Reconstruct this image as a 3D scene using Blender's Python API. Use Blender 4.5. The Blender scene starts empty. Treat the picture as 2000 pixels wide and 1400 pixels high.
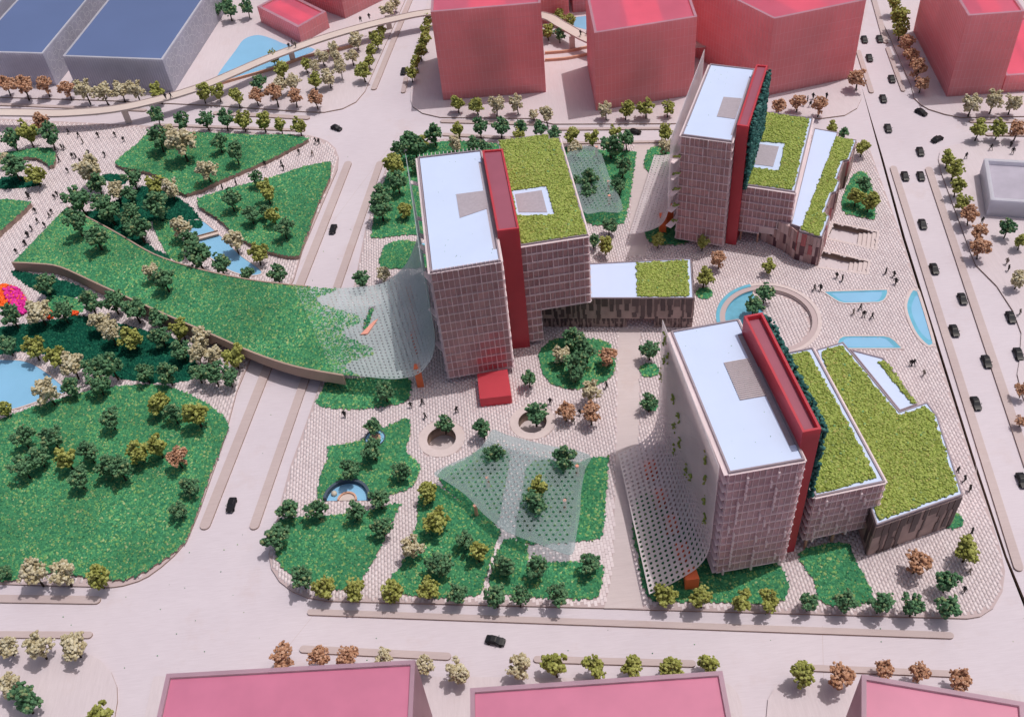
import bpy, bmesh, math, random
import numpy as np
from mathutils import Vector, Matrix
from mathutils.geometry import delaunay_2d_cdt

# ------------------------------------------------------------------ camera, sky, sun, exposure
scene = bpy.context.scene
COL = scene.collection
R = math.radians
cam_data = bpy.data.cameras.new('camera')
cam_data.sensor_width = 36.0
cam_data.lens = 36.206
cam_data.clip_start = 1.0
cam_data.clip_end = 3000.0
cam = bpy.data.objects.new('camera', cam_data)
COL.objects.link(cam)
cam.matrix_world = Matrix.Translation((0, 0, 180)) @ Matrix.Rotation(R(90 - 46.6867), 4, 'X') @ Matrix.Rotation(R(-6.3977), 4, 'Z')
scene.camera = cam

SUN_DIR = Vector((0.34, 0.12, 1.0)).normalized()          # towards the sun
SUN_EL = math.asin(SUN_DIR.z)
SUN_AZ = math.atan2(SUN_DIR.x, SUN_DIR.y)                  # clockwise from +Y
world = bpy.data.worlds.new('World')
scene.world = world
world.use_nodes = True
wn = world.node_tree
wn.nodes.clear()
sky = wn.nodes.new('ShaderNodeTexSky')
sky.sky_type = 'NISHITA'
sky.sun_disc = False
sky.sun_elevation = SUN_EL
sky.sun_rotation = SUN_AZ
sky.air_density = 0.9
sky.dust_density = 6.0
sky.ozone_density = 0.6
bg = wn.nodes.new('ShaderNodeBackground')
bg.inputs['Strength'].default_value = 0.11
wo = wn.nodes.new('ShaderNodeOutputWorld')
wn.links.new(sky.outputs[0], bg.inputs[0])
wn.links.new(bg.outputs[0], wo.inputs[0])
sun_data = bpy.data.lights.new('sun', 'SUN')
sun_data.energy = 3.0
sun_data.angle = R(0.6)
sun_data.color = (1.0, 0.95, 0.90)
sun = bpy.data.objects.new('sun', sun_data)
COL.objects.link(sun)
sun.location = (0, 100, 250)
sun.rotation_euler = SUN_DIR.to_track_quat('Z', 'Y').to_euler()
scene.view_settings.view_transform = 'Standard'
scene.view_settings.look = 'None'
scene.view_settings.exposure = -0.40
scene.view_settings.gamma = 1.0
scene.cycles.max_bounces = 10
scene.cycles.diffuse_bounces = 5
scene.cycles.transparent_max_bounces = 24

# ------------------------------------------------------------------ surveyed coordinates (metres of the modelled place)
D = {
 'site':[(-25.04,262.76,0.4),(-12.9,263.09,0.4),(22.04,252.93,0.4),(53.12,247.49,0.4),(81.08,245.71,0.4),(101.32,243.33,0.4),(107.31,235.09,0.4),(103.34,196.27,0.4),(93.76,125.11,0.4),(92.28,112.77,0.4),(90.92,103.34,0.4),(89.87,98.84,0.4),(87.65,94.63,0.4),(84.62,91.51,0.4),(81.67,90.16,0.4),(79.21,90.03,0.4),(18.21,99.61,0.4),(13.84,100.38,0.4),(-41.92,108.98,0.4),(-46.11,110.31,0.4),(-49.32,112.13,0.4),(-52.12,114.85,0.4),(-53.95,117.98,0.4),(-54.87,121.56,0.4),(-52.88,137.0,0.4),(-51.78,144.16,0.4),(-48.04,160.19,0.4),(-38.82,202.16,0.4),(-36.36,223.78,0.4),(-31.94,246.36,0.4),(-28.94,258.49,0.4)],
 'park':[(-165.67,304.61,0.4),(-106.28,288.21,0.4),(-55.18,273.18,0.4),(-51.58,271.11,0.4),(-48.62,268.64,0.4),(-46.1,264.4,0.4),(-45.01,259.97,0.4),(-45.1,253.81,0.4),(-53.4,218.66,0.4),(-55.03,206.85,0.4),(-63.66,180.71,0.4),(-66.35,168.54,0.4),(-67.79,153.79,0.4),(-68.95,146.57,0.4),(-71.08,134.32,0.4),(-72.76,127.07,0.4),(-74.92,123.92,0.4),(-77.24,121.49,0.4),(-79.61,119.58,0.4),(-81.58,118.62,0.4),(-84.64,117.93,0.4),(-87.06,117.87,0.4),(-117.75,122.76,0.4)],
 'hallplot':[(-173.15,319.06,0.4),(-124.44,306.69,0.4),(-86.5,296.01,0.4),(-56.57,286.48,0.4),(-50.45,284.97,0.4),(-44.6,285.83,0.4),(-40.42,288.81,0.4),(-37.56,294.53,0.4),(-35.83,302.19,0.4),(-22.23,359.54,0.4),(-15.73,395.7,0.4),(-227.35,463.45,0.4)],
 'pinkplot':[(-13.57,365.46,0.4),(-20.72,315.79,0.4),(-22.79,290.91,0.4),(-22.86,286.15,0.4),(-22.26,282.52,0.4),(-19.27,278.18,0.4),(-13.75,274.81,0.4),(13.64,268.83,0.4),(20.26,264.49,0.4),(55.68,257.79,0.4),(84.51,255.62,0.4),(98.48,252.04,0.4),(105.53,252.25,0.4),(110.08,255.14,0.4),(112.93,259.82,0.4),(114.26,265.49,0.4),(118.86,284.23,0.4),(134.7,319.28,0.4),(147.26,346.85,0.4),(-9.75,394.21,0.4)],
 'eastplot':[(139.77,340.7,0.4),(133.94,315.86,0.4),(132.2,292.46,0.4),(129.14,263.29,0.4),(127.79,256.81,0.4),(128.61,253.06,0.4),(129.87,250.64,0.4),(133.45,247.24,0.4),(137.21,244.9,0.4),(162.66,240.65,0.4),(211.66,297.98,0.4),(218.25,329.41,0.4)],
 'eastlow':[(127.75,231.92,0.4),(125.55,229.88,0.4),(124.06,227.0,0.4),(122.67,221.32,0.4),(118.05,188.69,0.4),(117.44,183.51,0.4),(119.42,175.43,0.4),(119.73,166.54,0.4),(118.62,159.29,0.4),(115.02,151.6,0.4),(112.58,147.2,0.4),(111.3,141.98,0.4),(109.27,125.65,0.4),(118.42,124.35,0.4),(160.71,229.8,0.4),(136.02,233.07,0.4)],
 'lotsw':[(-113.52,107.76,0.4),(-94.49,105.0,0.4),(-89.31,103.5,0.4),(-86.12,101.59,0.4),(-83.47,98.71,0.4),(-81.81,95.58,0.4),(-81.17,92.63,0.4),(-81.07,88.42,0.4),(-81.53,79.87,0.4),(-106.44,82.66,0.4)],
 'lots':[(-74.94,96.85,0.4),(-45.17,93.5,0.4),(30.64,83.66,0.4),(32.71,82.42,0.4),(33.73,80.72,0.4),(34.01,78.75,0.4),(33.32,74.28,0.4),(32.33,67.13,0.4),(-75.85,79.24,0.4)],
 'lotse':[(35.51,66.78,0.4),(37.75,75.64,0.4),(38.84,78.86,0.4),(40.45,80.81,0.4),(42.83,81.71,0.4),(45.12,81.54,0.4),(79.96,75.46,0.4),(89.14,71.54,0.4),(87.79,60.93,0.4)],
 'S1':[(-43.14,148.05,0.75),(-40.6,148.43,0.75),(-35.96,148.95,0.75),(-32.49,151.15,0.75),(-28.39,152.83,0.75),(-25.67,154.12,0.75),(-24.75,151.84,0.75),(-24.9,149.6,0.75),(-25.76,145.72,0.75),(-25.32,143.47,0.75),(-22.87,140.12,0.75),(-23.61,136.44,0.75),(-25.1,134.44,0.75),(-29.33,133.25,0.75),(-33.43,132.73,0.75),(-34.13,135.13,0.75),(-36.29,137.22,0.75),(-38.57,138.09,0.75),(-41.35,137.37,0.75),(-42.73,135.36,0.75),(-43.78,133.74,0.75),(-45.2,135.56,0.75),(-44.53,140.32,0.75),(-43.34,144.58,0.75)],
 'S2':[(-52.9,120.7,0.75),(-52.8,125.1,0.75),(-53.14,129.67,0.75),(-45.79,129.6,0.75),(-36.12,129.22,0.75),(-27.79,130.48,0.75),(-28.24,128.16,0.75),(-31.98,118.84,0.75),(-34.85,113.74,0.75),(-35.73,110.66,0.75),(-41.97,111.92,0.75),(-46.02,113.86,0.75),(-50.62,116.97,0.75)],
 'S3':[(-19.64,134.51,0.75),(-13.7,128.3,0.75),(-6.88,121.29,0.75),(-7.53,118.23,0.75),(-10.27,110.11,0.75),(-11.39,106.76,0.75),(-13.65,106.47,0.75),(-19.34,106.84,0.75),(-27.99,109.1,0.75),(-29.01,112.99,0.75),(-27.13,114.79,0.75),(-23.71,124.43,0.75),(-23.15,131.19,0.75),(-21.76,134.12,0.75)],
 'S3b':[(-18.78,136.74,0.75),(-13.13,139.89,0.75),(-9.24,142.49,0.75),(-5.62,141.98,0.75),(-3.03,140.17,0.75),(-5.12,130.47,0.75),(-7.43,122.64,0.75),(-13.68,128.7,0.75)],
 'S3c':[(1.93,137.49,0.75),(11.85,135.95,0.75),(14.21,136.88,0.75),(18.08,136.48,0.75),(18.16,135.48,0.75),(14.84,119.28,0.75),(13.87,116.9,0.75),(12.51,116.21,0.75),(8.95,116.31,0.75),(-0.04,116.87,0.75),(-3.23,119.04,0.75),(-0.78,129.87,0.75)],
 'S4':[(-4.86,118.5,0.75),(-1.35,116.31,0.75),(-1.41,112.3,0.75),(2.6,111.9,0.75),(12.54,110.37,0.75),(12.81,107.15,0.75),(12.02,104.48,0.75),(10.09,102.9,0.75),(-3.48,105.18,0.75),(-9.28,107.88,0.75),(-8.25,112.47,0.75),(-6.32,117.45,0.75)],
 'S5':[(-46.21,161.2,0.75),(-45.67,165.14,0.75),(-44.34,168.22,0.75),(-40.4,168.29,0.75),(-25.9,167.09,0.75),(-24.74,162.01,0.75),(-25.73,159.44,0.75),(-29.57,158.74,0.75),(-37.95,158.88,0.75)],
 'S6':[(6.7,169.49,0.75),(9.02,172.74,0.75),(12.64,173.91,0.75),(21.13,172.06,0.75),(23.77,169.74,0.75),(24.09,165.28,0.75),(22.89,160.51,0.75),(18.66,157.75,0.75),(12.43,157.57,0.75),(7.38,161.72,0.75)],
 'S8':[(20.68,116.0,0.75),(20.91,111.08,0.75),(20.64,105.22,0.75),(21.39,101.92,0.75),(23.36,100.66,0.75),(34.0,99.1,0.75),(46.7,97.94,0.75),(47.31,106.45,0.75),(36.83,112.02,0.75),(28.29,121.95,0.75),(24.97,126.34,0.75),(22.11,123.44,0.75)],
 'S9':[(52.47,107.8,0.75),(61.75,108.73,0.75),(62.34,105.67,0.75),(63.46,97.49,0.75),(61.45,95.53,0.75),(54.08,96.13,0.75),(53.56,101.58,0.75)],
 'S11':[(-19.45,260.39,0.75),(-11.08,260.9,0.75),(1.83,257.36,0.75),(5.22,251.51,0.75),(-8.66,246.53,0.75),(-17.46,226.74,0.75),(-17.03,217.36,0.75),(-23.29,219.75,0.75),(-33.42,219.77,0.75),(-34.29,222.33,0.75),(-33.26,232.99,0.75),(-30.83,245.69,0.75),(-26.58,256.25,0.75)],
 'S12':[(-29.62,216.74,0.75),(-24.03,216.85,0.75),(-17.89,211.54,0.75),(-17.4,205.24,0.75),(-22.14,205.63,0.75),(-31.66,207.64,0.75),(-31.28,213.83,0.75)],
 'S13':[(21.08,251.06,0.75),(31.3,248.34,0.75),(41.25,245.68,0.75),(41.56,242.09,0.75),(35.0,217.42,0.75),(32.17,214.41,0.75),(23.51,217.25,0.75),(22.99,235.76,0.75)],
 'S14':[(46.35,245.73,0.75),(49.75,246.35,0.75),(55.38,244.51,0.75),(52.61,230.29,0.75),(43.9,236.72,0.75)],
 'S14b':[(39.27,209.71,0.75),(44.78,211.32,0.75),(50.77,210.27,0.75),(49.55,204.13,0.75),(44.95,203.46,0.75),(39.89,205.38,0.75)],
 'S15':[(99.15,223.57,0.75),(102.76,222.43,0.75),(99.4,205.99,0.75),(96.7,205.61,0.75),(91.83,210.16,0.75)],
 'circ_small':[(31.55,160.49,0.75),(49.49,183.95,0.75),(84.18,111.37,0.75),(29.96,149.94,0.75)],
 'L2':[(-107.84,276.92,1.8),(-104.85,282.17,1.8),(-89.75,279.23,1.8),(-70.82,274.17,1.8),(-54.32,269.06,1.8),(-78.94,253.16,1.8),(-88.87,248.08,1.8),(-94.0,253.45,1.8),(-99.51,259.49,1.8),(-106.32,263.33,1.8),(-113.51,267.8,1.8)],
 'L3':[(-85.32,245.02,1.8),(-65.69,250.72,1.8),(-46.89,256.05,1.8),(-49.93,236.98,1.8),(-53.46,217.89,1.8),(-54.78,214.51,1.8),(-62.26,217.9,1.8),(-70.34,224.7,1.8),(-79.09,236.37,1.8)],
 'L4':[(-127.24,166.35,1.2),(-122.68,167.59,1.2),(-115.98,170.31,1.2),(-105.46,173.19,1.2),(-96.94,174.24,1.2),(-86.82,173.39,1.2),(-81.53,171.26,1.2),(-73.4,165.64,1.2),(-67.54,158.92,1.2),(-67.54,154.62,1.2),(-69.95,142.53,1.2),(-72.03,129.93,1.2),(-74.3,125.09,1.2),(-78.61,121.66,1.2),(-82.33,119.69,1.2),(-87.26,119.35,1.2),(-100.25,122.85,1.2),(-115.99,125.5,1.2)],
 'L5':[(-154.94,279.63,1.8),(-144.68,280.41,1.8),(-135.68,279.79,1.8),(-133.2,273.1,1.8),(-134.1,270.09,1.8),(-139.58,275.91,1.8),(-154.56,278.21,1.8)],
 'L6':[(-149.43,254.14,2.2),(-136.91,252.61,2.2),(-136.03,250.27,2.2),(-141.15,239.91,2.2),(-145.37,233.87,2.2)],
 'rampN':[(-132.87,223.41,3.2),(-126.08,221.72,3.3),(-118.32,218.72,3.5),(-105.04,208.59,4.0),(-86.37,194.37,4.7),(-71.89,183.61,5.3),(-60.88,175.31,5.8),(-50.57,169.17,6.0),(-39.26,164.66,6.0)],
 'rampF':[(-122.95,245.95,3.2),(-119.23,242.56,3.3),(-113.79,237.87,3.5),(-104.81,229.6,4.0),(-92.8,218.18,4.6),(-80.42,209.81,5.2),(-67.36,202.96,5.8),(-57.71,199.18,6.0),(-49.0,196.39,6.0)],
 'T1':[(-134.34,200.91,0.6),(-131.54,200.47,0.6),(-117.61,201.11,0.6),(-108.86,201.05,0.6),(-95.7,194.78,0.6),(-80.65,186.18,0.6),(-78.15,174.3,0.6),(-94.48,176.77,0.6),(-112.44,186.82,0.6),(-123.81,190.91,0.6),(-131.75,191.24,0.6)],
 'T2':[(-122.4,245.56,0.6),(-113.67,246.86,0.6),(-103.14,255.71,0.6),(-91.28,247.65,0.6),(-83.53,236.34,0.6),(-83.68,232.93,0.6),(-90.26,235.23,0.6),(-97.39,238.79,0.6),(-101.54,237.21,0.6),(-97.02,227.43,0.6),(-90.48,221.97,0.6),(-92.05,221.16,0.6),(-105.04,232.14,0.6),(-115.47,240.81,0.6)],
 'T3':[(-134.31,222.97,0.6),(-128.43,220.93,0.6),(-120.61,217.54,0.6),(-111.69,211.56,0.6),(-117.3,208.86,0.6),(-127.13,215.52,0.6)],
 'T4':[(-116.25,264.22,0.6),(-109.56,261.7,0.6),(-109.65,257.91,0.6),(-115.74,261.56,0.6)],
 'T5':[(-149.14,267.73,0.6),(-142.88,267.87,0.6),(-135.37,262.63,0.6),(-147.87,262.89,0.6)],
 'T6':[(-97.36,238.72,0.65),(-90.23,235.16,0.65),(-86.4,221.22,0.65),(-88.75,219.91,0.65),(-92.88,226.66,0.65)],
 'T7':[(-121.19,210.9,0.6),(-113.05,208.17,0.6),(-110.67,203.27,0.6),(-119.22,205.23,0.6)],
 'flower_o':[(-137.21,216.78,0.6),(-133.05,216.91,0.6),(-128.52,212.7,0.6),(-126.78,208.42,0.6),(-130.8,208.08,0.6),(-135.2,209.19,0.6)],
 'flower_m':[(-134.25,215.06,0.6),(-130.49,215.05,0.6),(-126.75,209.41,0.6),(-126.07,204.39,0.6),(-130.09,207.97,0.6)],
 'flower_r':[(-120.58,204.09,0.6),(-118.28,204.11,0.6),(-118.16,201.77,0.6),(-120.4,202.13,0.6)],
 'flower_r2':[(-114.16,203.83,0.6),(-111.74,203.25,0.6),(-111.49,202.05,0.6),(-113.68,202.2,0.6)],
 'K1':[(-131.25,189.15,0.45),(-128.49,188.54,0.45),(-121.28,186.72,0.45),(-115.3,182.13,0.45),(-111.21,178.07,0.45),(-108.6,174.82,0.45),(-113.5,173.22,0.45),(-121.28,170.92,0.45),(-126.75,172.38,0.45)],
 'K2':[(-87.91,235.91,0.45),(-83.87,236.35,0.45),(-80.54,233.02,0.45),(-75.41,226.08,0.45),(-70.39,218.72,0.45),(-63.82,210.92,0.45),(-68.18,210.41,0.45),(-74.11,214.3,0.45),(-79.79,220.96,0.45),(-84.34,228.74,0.45)],
 'K3':[(-88.07,312.56,0.5),(-83.26,329.4,0.5),(-80.92,336.53,0.5),(-76.2,338.33,0.5),(-70.44,334.24,0.5),(-65.23,329.29,0.5),(-55.34,324.08,0.5),(-64.66,318.37,0.5),(-78.04,312.4,0.5),(-84.57,308.98,0.5)],
 'K4':[(33.18,326.12,0.5),(40.3,326.3,0.5),(39.68,315.28,0.5),(33.68,320.05,0.5)],
 'K5':[(75.26,321.24,0.5),(81.45,319.84,0.5),(80.29,314.5,0.5),(74.16,315.88,0.5)],
 'K6':[(-26.16,214.82,0.6),(-19.89,215.45,0.6),(-19.97,212.07,0.6),(-25.49,213.01,0.6)],
 'pool_a':[(77.93,180.03,0.4),(93.6,178.2,0.4),(93.13,176.8,0.4),(92.31,175.47,0.4),(91.37,174.53,0.4),(89.96,174.03,0.4),(82.01,175.05,0.4),(80.7,175.72,0.4),(79.82,176.96,0.4),(78.97,178.38,0.4)],
 'pool_b':[(76.17,162.25,0.4),(77.12,163.79,0.4),(78.27,164.38,0.4),(79.95,164.28,0.4),(87.47,163.1,0.4),(88.83,162.46,0.4),(89.6,161.16,0.4),(90.56,158.33,0.4),(76.38,160.53,0.4)],
 'pool_c':[(98.74,176.99,0.4),(100.23,176.93,0.4),(100.57,175.4,0.4),(98.28,159.46,0.4),(97.48,158.25,0.4),(96.06,158.31,0.4),(94.8,162.2,0.4),(94.83,167.9,0.4),(95.82,172.54,0.4)],
 'hp':[(-38.46,132.78,0.5),(-43.26,133.44,0.5),(-34.02,132.31,0.5),(-38.61,138.01,0.5)],
 'pit1':[(86.46,202.95,0.4),(94.28,198.66,0.4),(97.76,199.1,0.4),(95.61,193.74,0.4),(92.6,195.47,0.4),(85.02,199.44,0.4)],
 'pitA':[(88.14,204.99,0.4),(97.92,199.59,0.4),(95.36,193.37,0.4),(84.9,199.47,0.4)],
 'pitB':[(82.41,194.59,0.4),(92.23,188.94,0.4),(90.38,184.78,0.4),(78.83,189.43,0.4)],
 'pathL':[(26.51,175.54,0.46),(20.36,138.23,0.46),(15.4,110.18,0.46),(12.37,100.53,0.46)],
 'pathR':[(31.89,174.69,0.46),(25.21,137.54,0.46),(20.23,111.95,0.46),(19.8,99.6,0.46)],
 'path2L':[(42.39,248.95,0.46),(37.12,221.89,0.46),(32.97,201.12,0.46)],
 'path2R':[(51.17,247.52,0.46),(45.82,236.76,0.46),(37.67,200.32,0.46)],
 'canF':[(-19.29,134.64,4.2),(-15.12,136.81,4.2),(-10.56,138.97,4.2),(-7.81,141.86,4.2),(-6.01,145.09,4.2),(-2.97,143.19,4.2),(4.57,139.52,4.2),(14.09,135.34,4.2),(12.81,131.52,4.2),(11.2,125.73,4.2),(10.34,120.69,4.2),(8.93,115.27,4.2),(7.56,110.87,4.2),(4.81,111.82,4.2),(1.93,113.64,4.2),(-1.99,115.86,4.2),(-5.44,118.29,4.2),(-9.35,122.71,4.2),(-12.79,127.97,4.2),(-16.95,132.27,4.2)],
 'canB':[(21.89,242.77,4.0),(30.73,244.85,4.0),(32.52,230.83,4.0),(34.1,216.16,4.0),(28.31,216.31,4.0),(22.88,218.16,4.0)],
 'canFposts':[(-8.09,132.27,0.7),(-11.04,125.35,0.7),(7.56,124.14,0.7),(11.21,132.6,0.7)],
 'canBposts':[(30.9,245.44,0.7),(31.93,228.96,0.7),(31.29,222.63,0.7)],
 'sky':[(-161.44,298.52,6.0),(-143.95,294.74,6.0),(-133.56,292.38,6.0),(-117.02,291.4,6.0),(-102.74,294.12,6.0),(-90.19,298.76,6.0),(-80.06,304.99,6.0),(-69.7,311.72,6.0),(-53.09,320.35,6.0),(-39.34,325.52,6.0),(-27.08,328.72,6.0),(-14.7,330.54,6.0),(6.33,327.91,6.0),(23.1,319.9,6.0),(29.08,311.71,6.0),(38.41,299.11,6.0),(53.09,292.74,6.0),(70.77,291.12,6.0),(82.63,289.49,6.0)],
 'skyp':[(-113.74,291.41,0.4),(-62.39,318.06,0.4),(-29.58,332.85,0.4),(31.17,305.29,0.4)],
 'wallA':[(21.95,304.59,1.2),(29.71,304.22,1.2),(38.05,305.69,1.2)],
 'wallB':[(21.5,300.18,1.2),(29.19,299.82,1.2),(37.44,301.26,1.2)],
 'wallC':[(-86.82,307.99,1.2),(-79.4,310.57,1.2),(-67.68,314.55,1.2),(-57.59,319.65,1.2),(-43.69,322.71,1.2),(-40.22,324.69,1.2)],
 'crack':[(116.47,271.78,0.0),(114.95,265.99,0.0),(109.21,230.85,0.0),(103.7,197.09,0.0),(94.02,125.51,0.0),(91.2,102.04,0.0),(90.32,89.62,0.0),(89.55,80.4,0.0)],
 'hallA':[(-135.92,316.33,12.5),(-101.4,306.74,12.5),(-93.04,344.73,12.5),(-127.91,352.75,12.5)],
 'hallB':[(-169.64,326.49,12.5),(-143.28,319.52,12.5),(-135.16,354.42,12.5),(-161.72,364.34,12.5)],
 'P1':[(-12.48,283.97,30.5),(19.99,282.12,30.5)],
 'P2':[(33.96,268.73,26.5),(64.28,271.42,26.5),(64.81,281.39,26.5),(34.48,288.36,26.5)],
 'P3':[(85.4,266.42,26.0),(113.46,271.16,26.0),(77.51,279.43,26.0)],
 'P4':[(137.0,255.64,26.5),(152.18,254.53,26.5)],
 'P4b':[(136.38,255.7,0.0),(139.71,293.8,0.0)],
 'P5':[(-60.08,329.03,6.6),(-50.78,337.94,6.6),(-75.79,347.28,6.6)],
 'P6':[(-45.34,343.2,0.4),(-32.39,353.36,0.4),(-52.01,349.52,0.4)],
 'P7':[(-63.79,85.41,22.0),(-21.64,82.84,22.0)],
 'P8':[(-12.76,76.81,22.0),(28.17,74.95,22.0)],
 'P9':[(49.8,71.75,22.0),(72.73,64.43,22.0)],
 'G1':[(132.06,218.38,5.5),(126.97,201.26,5.5)],
 'A3':[(90.13,234.45,9.8),(95.76,231.38,9.8),(94.81,229.37,9.8),(99.55,227.0,9.8),(79.11,189.65,9.8),(74.52,192.83,9.8),(75.13,194.12,9.8),(73.17,195.68,9.8)],
 'W':[(22.0,189.12,10.0),(46.28,186.92,10.0),(44.08,172.98,10.0),(20.95,176.75,10.0)],
 'C3w':[(75.52,153.69,7.5),(81.82,150.02,7.5),(84.54,136.06,7.5),(80.29,134.82,7.5)],
 'redblk':[(-8.61,165.61,0.4),(-1.37,166.01,0.4),(-1.27,155.17,0.4),(-8.41,154.82,0.4)],
 'redblkT':[(-8.48,163.03,3.2),(-1.35,163.42,3.2)],
 'pbridge':[(-83.65,227.53,0.8),(-77.52,229.14,0.8)],
 'gpool':[(-32.72,149.12,0.7)],
 'Cw':[(31.53,139.57,34.5),(45.07,140.85,34.5),(48.41,105.46,34.5),(34.98,104.45,34.5)],
 'Cr':[(44.94,137.24,39.0),(48.58,137.64,39.0),(51.49,108.33,39.0),(48.17,108.02,39.0)],
 'C2':[(63.31,145.64,18.5),(66.92,109.98,18.5),(53.35,108.42,18.5)],
 'C3':[(66.84,151.69,11.0),(73.22,153.06,11.0),(78.64,132.02,11.0),(85.01,133.69,11.0),(85.73,129.52,11.0),(83.49,110.16,11.0),(65.21,105.56,11.0)],
 'Bw':[(-17.01,205.12,35.5),(-1.76,205.14,35.5),(-0.07,164.82,35.5),(-15.06,163.67,35.5)],
 'Br':[(-1.55,202.26,37.5),(3.34,202.05,37.5),(4.66,172.39,37.5),(-0.12,172.36,37.5)],
 'Bg':[(2.47,213.4,32.0),(15.22,213.78,32.0),(15.26,211.8,32.0),(17.66,211.77,32.0),(19.75,174.13,32.0),(4.56,173.17,32.0)],
 'Aw':[(59.41,233.68,34.0),(69.89,228.98,34.0),(57.28,199.52,34.0),(46.25,204.4,34.0)],
 'Ar':[(69.39,226.51,37.0),(72.11,225.45,37.0),(61.21,200.54,37.0),(58.72,201.79,37.0)],
 'Ag':[(86.48,227.05,18.5),(73.61,197.23,18.5),(61.95,202.48,18.5)],
 'vC':[(39.74,129.91,34.5),(44.44,130.33,34.5),(45.56,120.69,34.5),(40.62,120.3,34.5)],
 'vB':[(-8.49,189.23,35.5),(-2.13,189.41,35.5),(-1.85,182.8,35.5),(-8.07,180.63,35.5)],
 'vBg':[(4.23,192.83,32.0),(12.54,193.08,32.0),(13.25,182.11,32.0),(4.64,183.46,32.0)],
 'vBg2':[(4.94,191.34,32.0),(11.2,191.76,32.0),(11.65,183.51,32.0),(5.21,184.65,32.0)],
 'vA':[(59.45,218.23,34.0),(63.7,216.68,34.0),(60.12,208.39,34.0),(56.05,210.3,34.0)],
 'vAg':[(70.11,219.41,18.5),(76.44,217.5,18.5),(72.13,206.12,18.5),(65.92,208.79,18.5)],
 'vAg2':[(70.09,218.26,18.5),(74.58,216.26,18.5),(71.0,208.27,18.5),(66.75,210.05,18.5)],
 'redtop':[(-8.48,163.03,3.2),(-1.35,163.42,3.2),(-1.05,155.21,3.2),(-8.35,155.2,3.2)],
 'P10':[(21.48,324.33,0.4),(32.4,324.01,0.4),(33.41,329.47,0.4),(39.83,329.46,0.4),(73.96,321.73,0.4),(89.19,315.47,0.4)],
 'tuftsC':[(32.12,146.64,20.0),(31.17,140.92,20.0),(29.19,134.17,20.0),(31.97,129.68,20.0),(32.95,125.84,20.0),(27.37,126.38,20.0),(31.1,120.08,20.0),(29.19,119.98,20.0),(27.57,115.04,20.0),(29.1,113.38,20.0),(34.52,116.5,20.0),(32.73,110.75,20.0),(30.93,105.8,20.0),(29.67,101.5,20.0),(25.68,116.51,20.0)],
 'oposts':[(29.78,103.69,0.4),(29.22,109.62,0.4),(28.55,116.43,0.4),(27.41,122.96,0.4),(26.56,130.42,0.4)],
 'opostsB':[(-22.09,164.03,0.4),(-22.75,174.55,0.4),(-23.0,181.65,0.4),(-23.63,190.96,0.4)],
 'opostsA':[(43.48,209.4,0.4),(46.04,212.83,0.4)],
 'slit':[(-35.37,177.23,6.3),(-34.71,182.07,6.3),(-33.49,186.3,6.4),(-32.1,186.63,6.4),(-32.95,182.33,6.3),(-34.15,178.43,6.3)],
 'scrBf':[(-19.87,206.62,36.0),(-19.86,206.62,20.0),(-19.96,206.68,13.0),(-21.78,202.44,10.0),(-24.42,197.68,8.5),(-28.83,194.66,7.0),(-32.16,194.03,6.5),(-37.8,194.33,6.2),(-44.62,195.37,6.1),(-53.0,197.77,6.05)],
 'scrBn':[(-16.98,167.03,36.0),(-16.94,166.95,20.0),(-17.04,167.38,13.0),(-17.73,165.45,10.0),(-19.12,163.8,8.0),(-22.06,161.64,6.8),(-27.46,161.38,6.4),(-33.45,163.11,6.2),(-37.07,164.24,6.1),(-41.93,165.83,6.05)],
 'scrCn':[(33.28,104.87,36.0),(33.29,104.92,20.0),(33.3,105.06,13.0),(32.61,104.31,9.0),(30.82,103.5,6.5),(28.59,102.88,5.2),(25.45,101.84,4.4),(22.84,101.01,4.1),(21.06,100.4,4.0)],
 'scrCf':[(30.16,141.52,36.0),(30.1,141.51,20.0),(29.96,140.83,13.0),(29.46,139.28,9.0),(28.56,138.2,6.5),(26.95,137.07,5.2),(24.72,136.19,4.4),(22.37,135.36,4.1),(20.27,134.62,4.0)],
 'scrAf':[(58.71,237.78,36.0),(58.21,236.78,20.0),(57.79,236.29,13.0),(56.29,236.26,9.0),(54.3,236.53,6.5),(52.24,236.8,5.2),(50.19,237.33,4.4),(48.36,237.61,4.1),(46.46,238.36,4.0)],
 'scrAn':[(42.93,200.86,36.0),(42.87,200.87,20.0),(43.25,202.33,13.0),(43.04,204.03,9.0),(42.06,204.77,6.5),(40.13,205.02,5.2),(37.92,205.33,4.4),(35.92,205.41,4.1),(34.07,205.65,4.0)],
}
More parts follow.
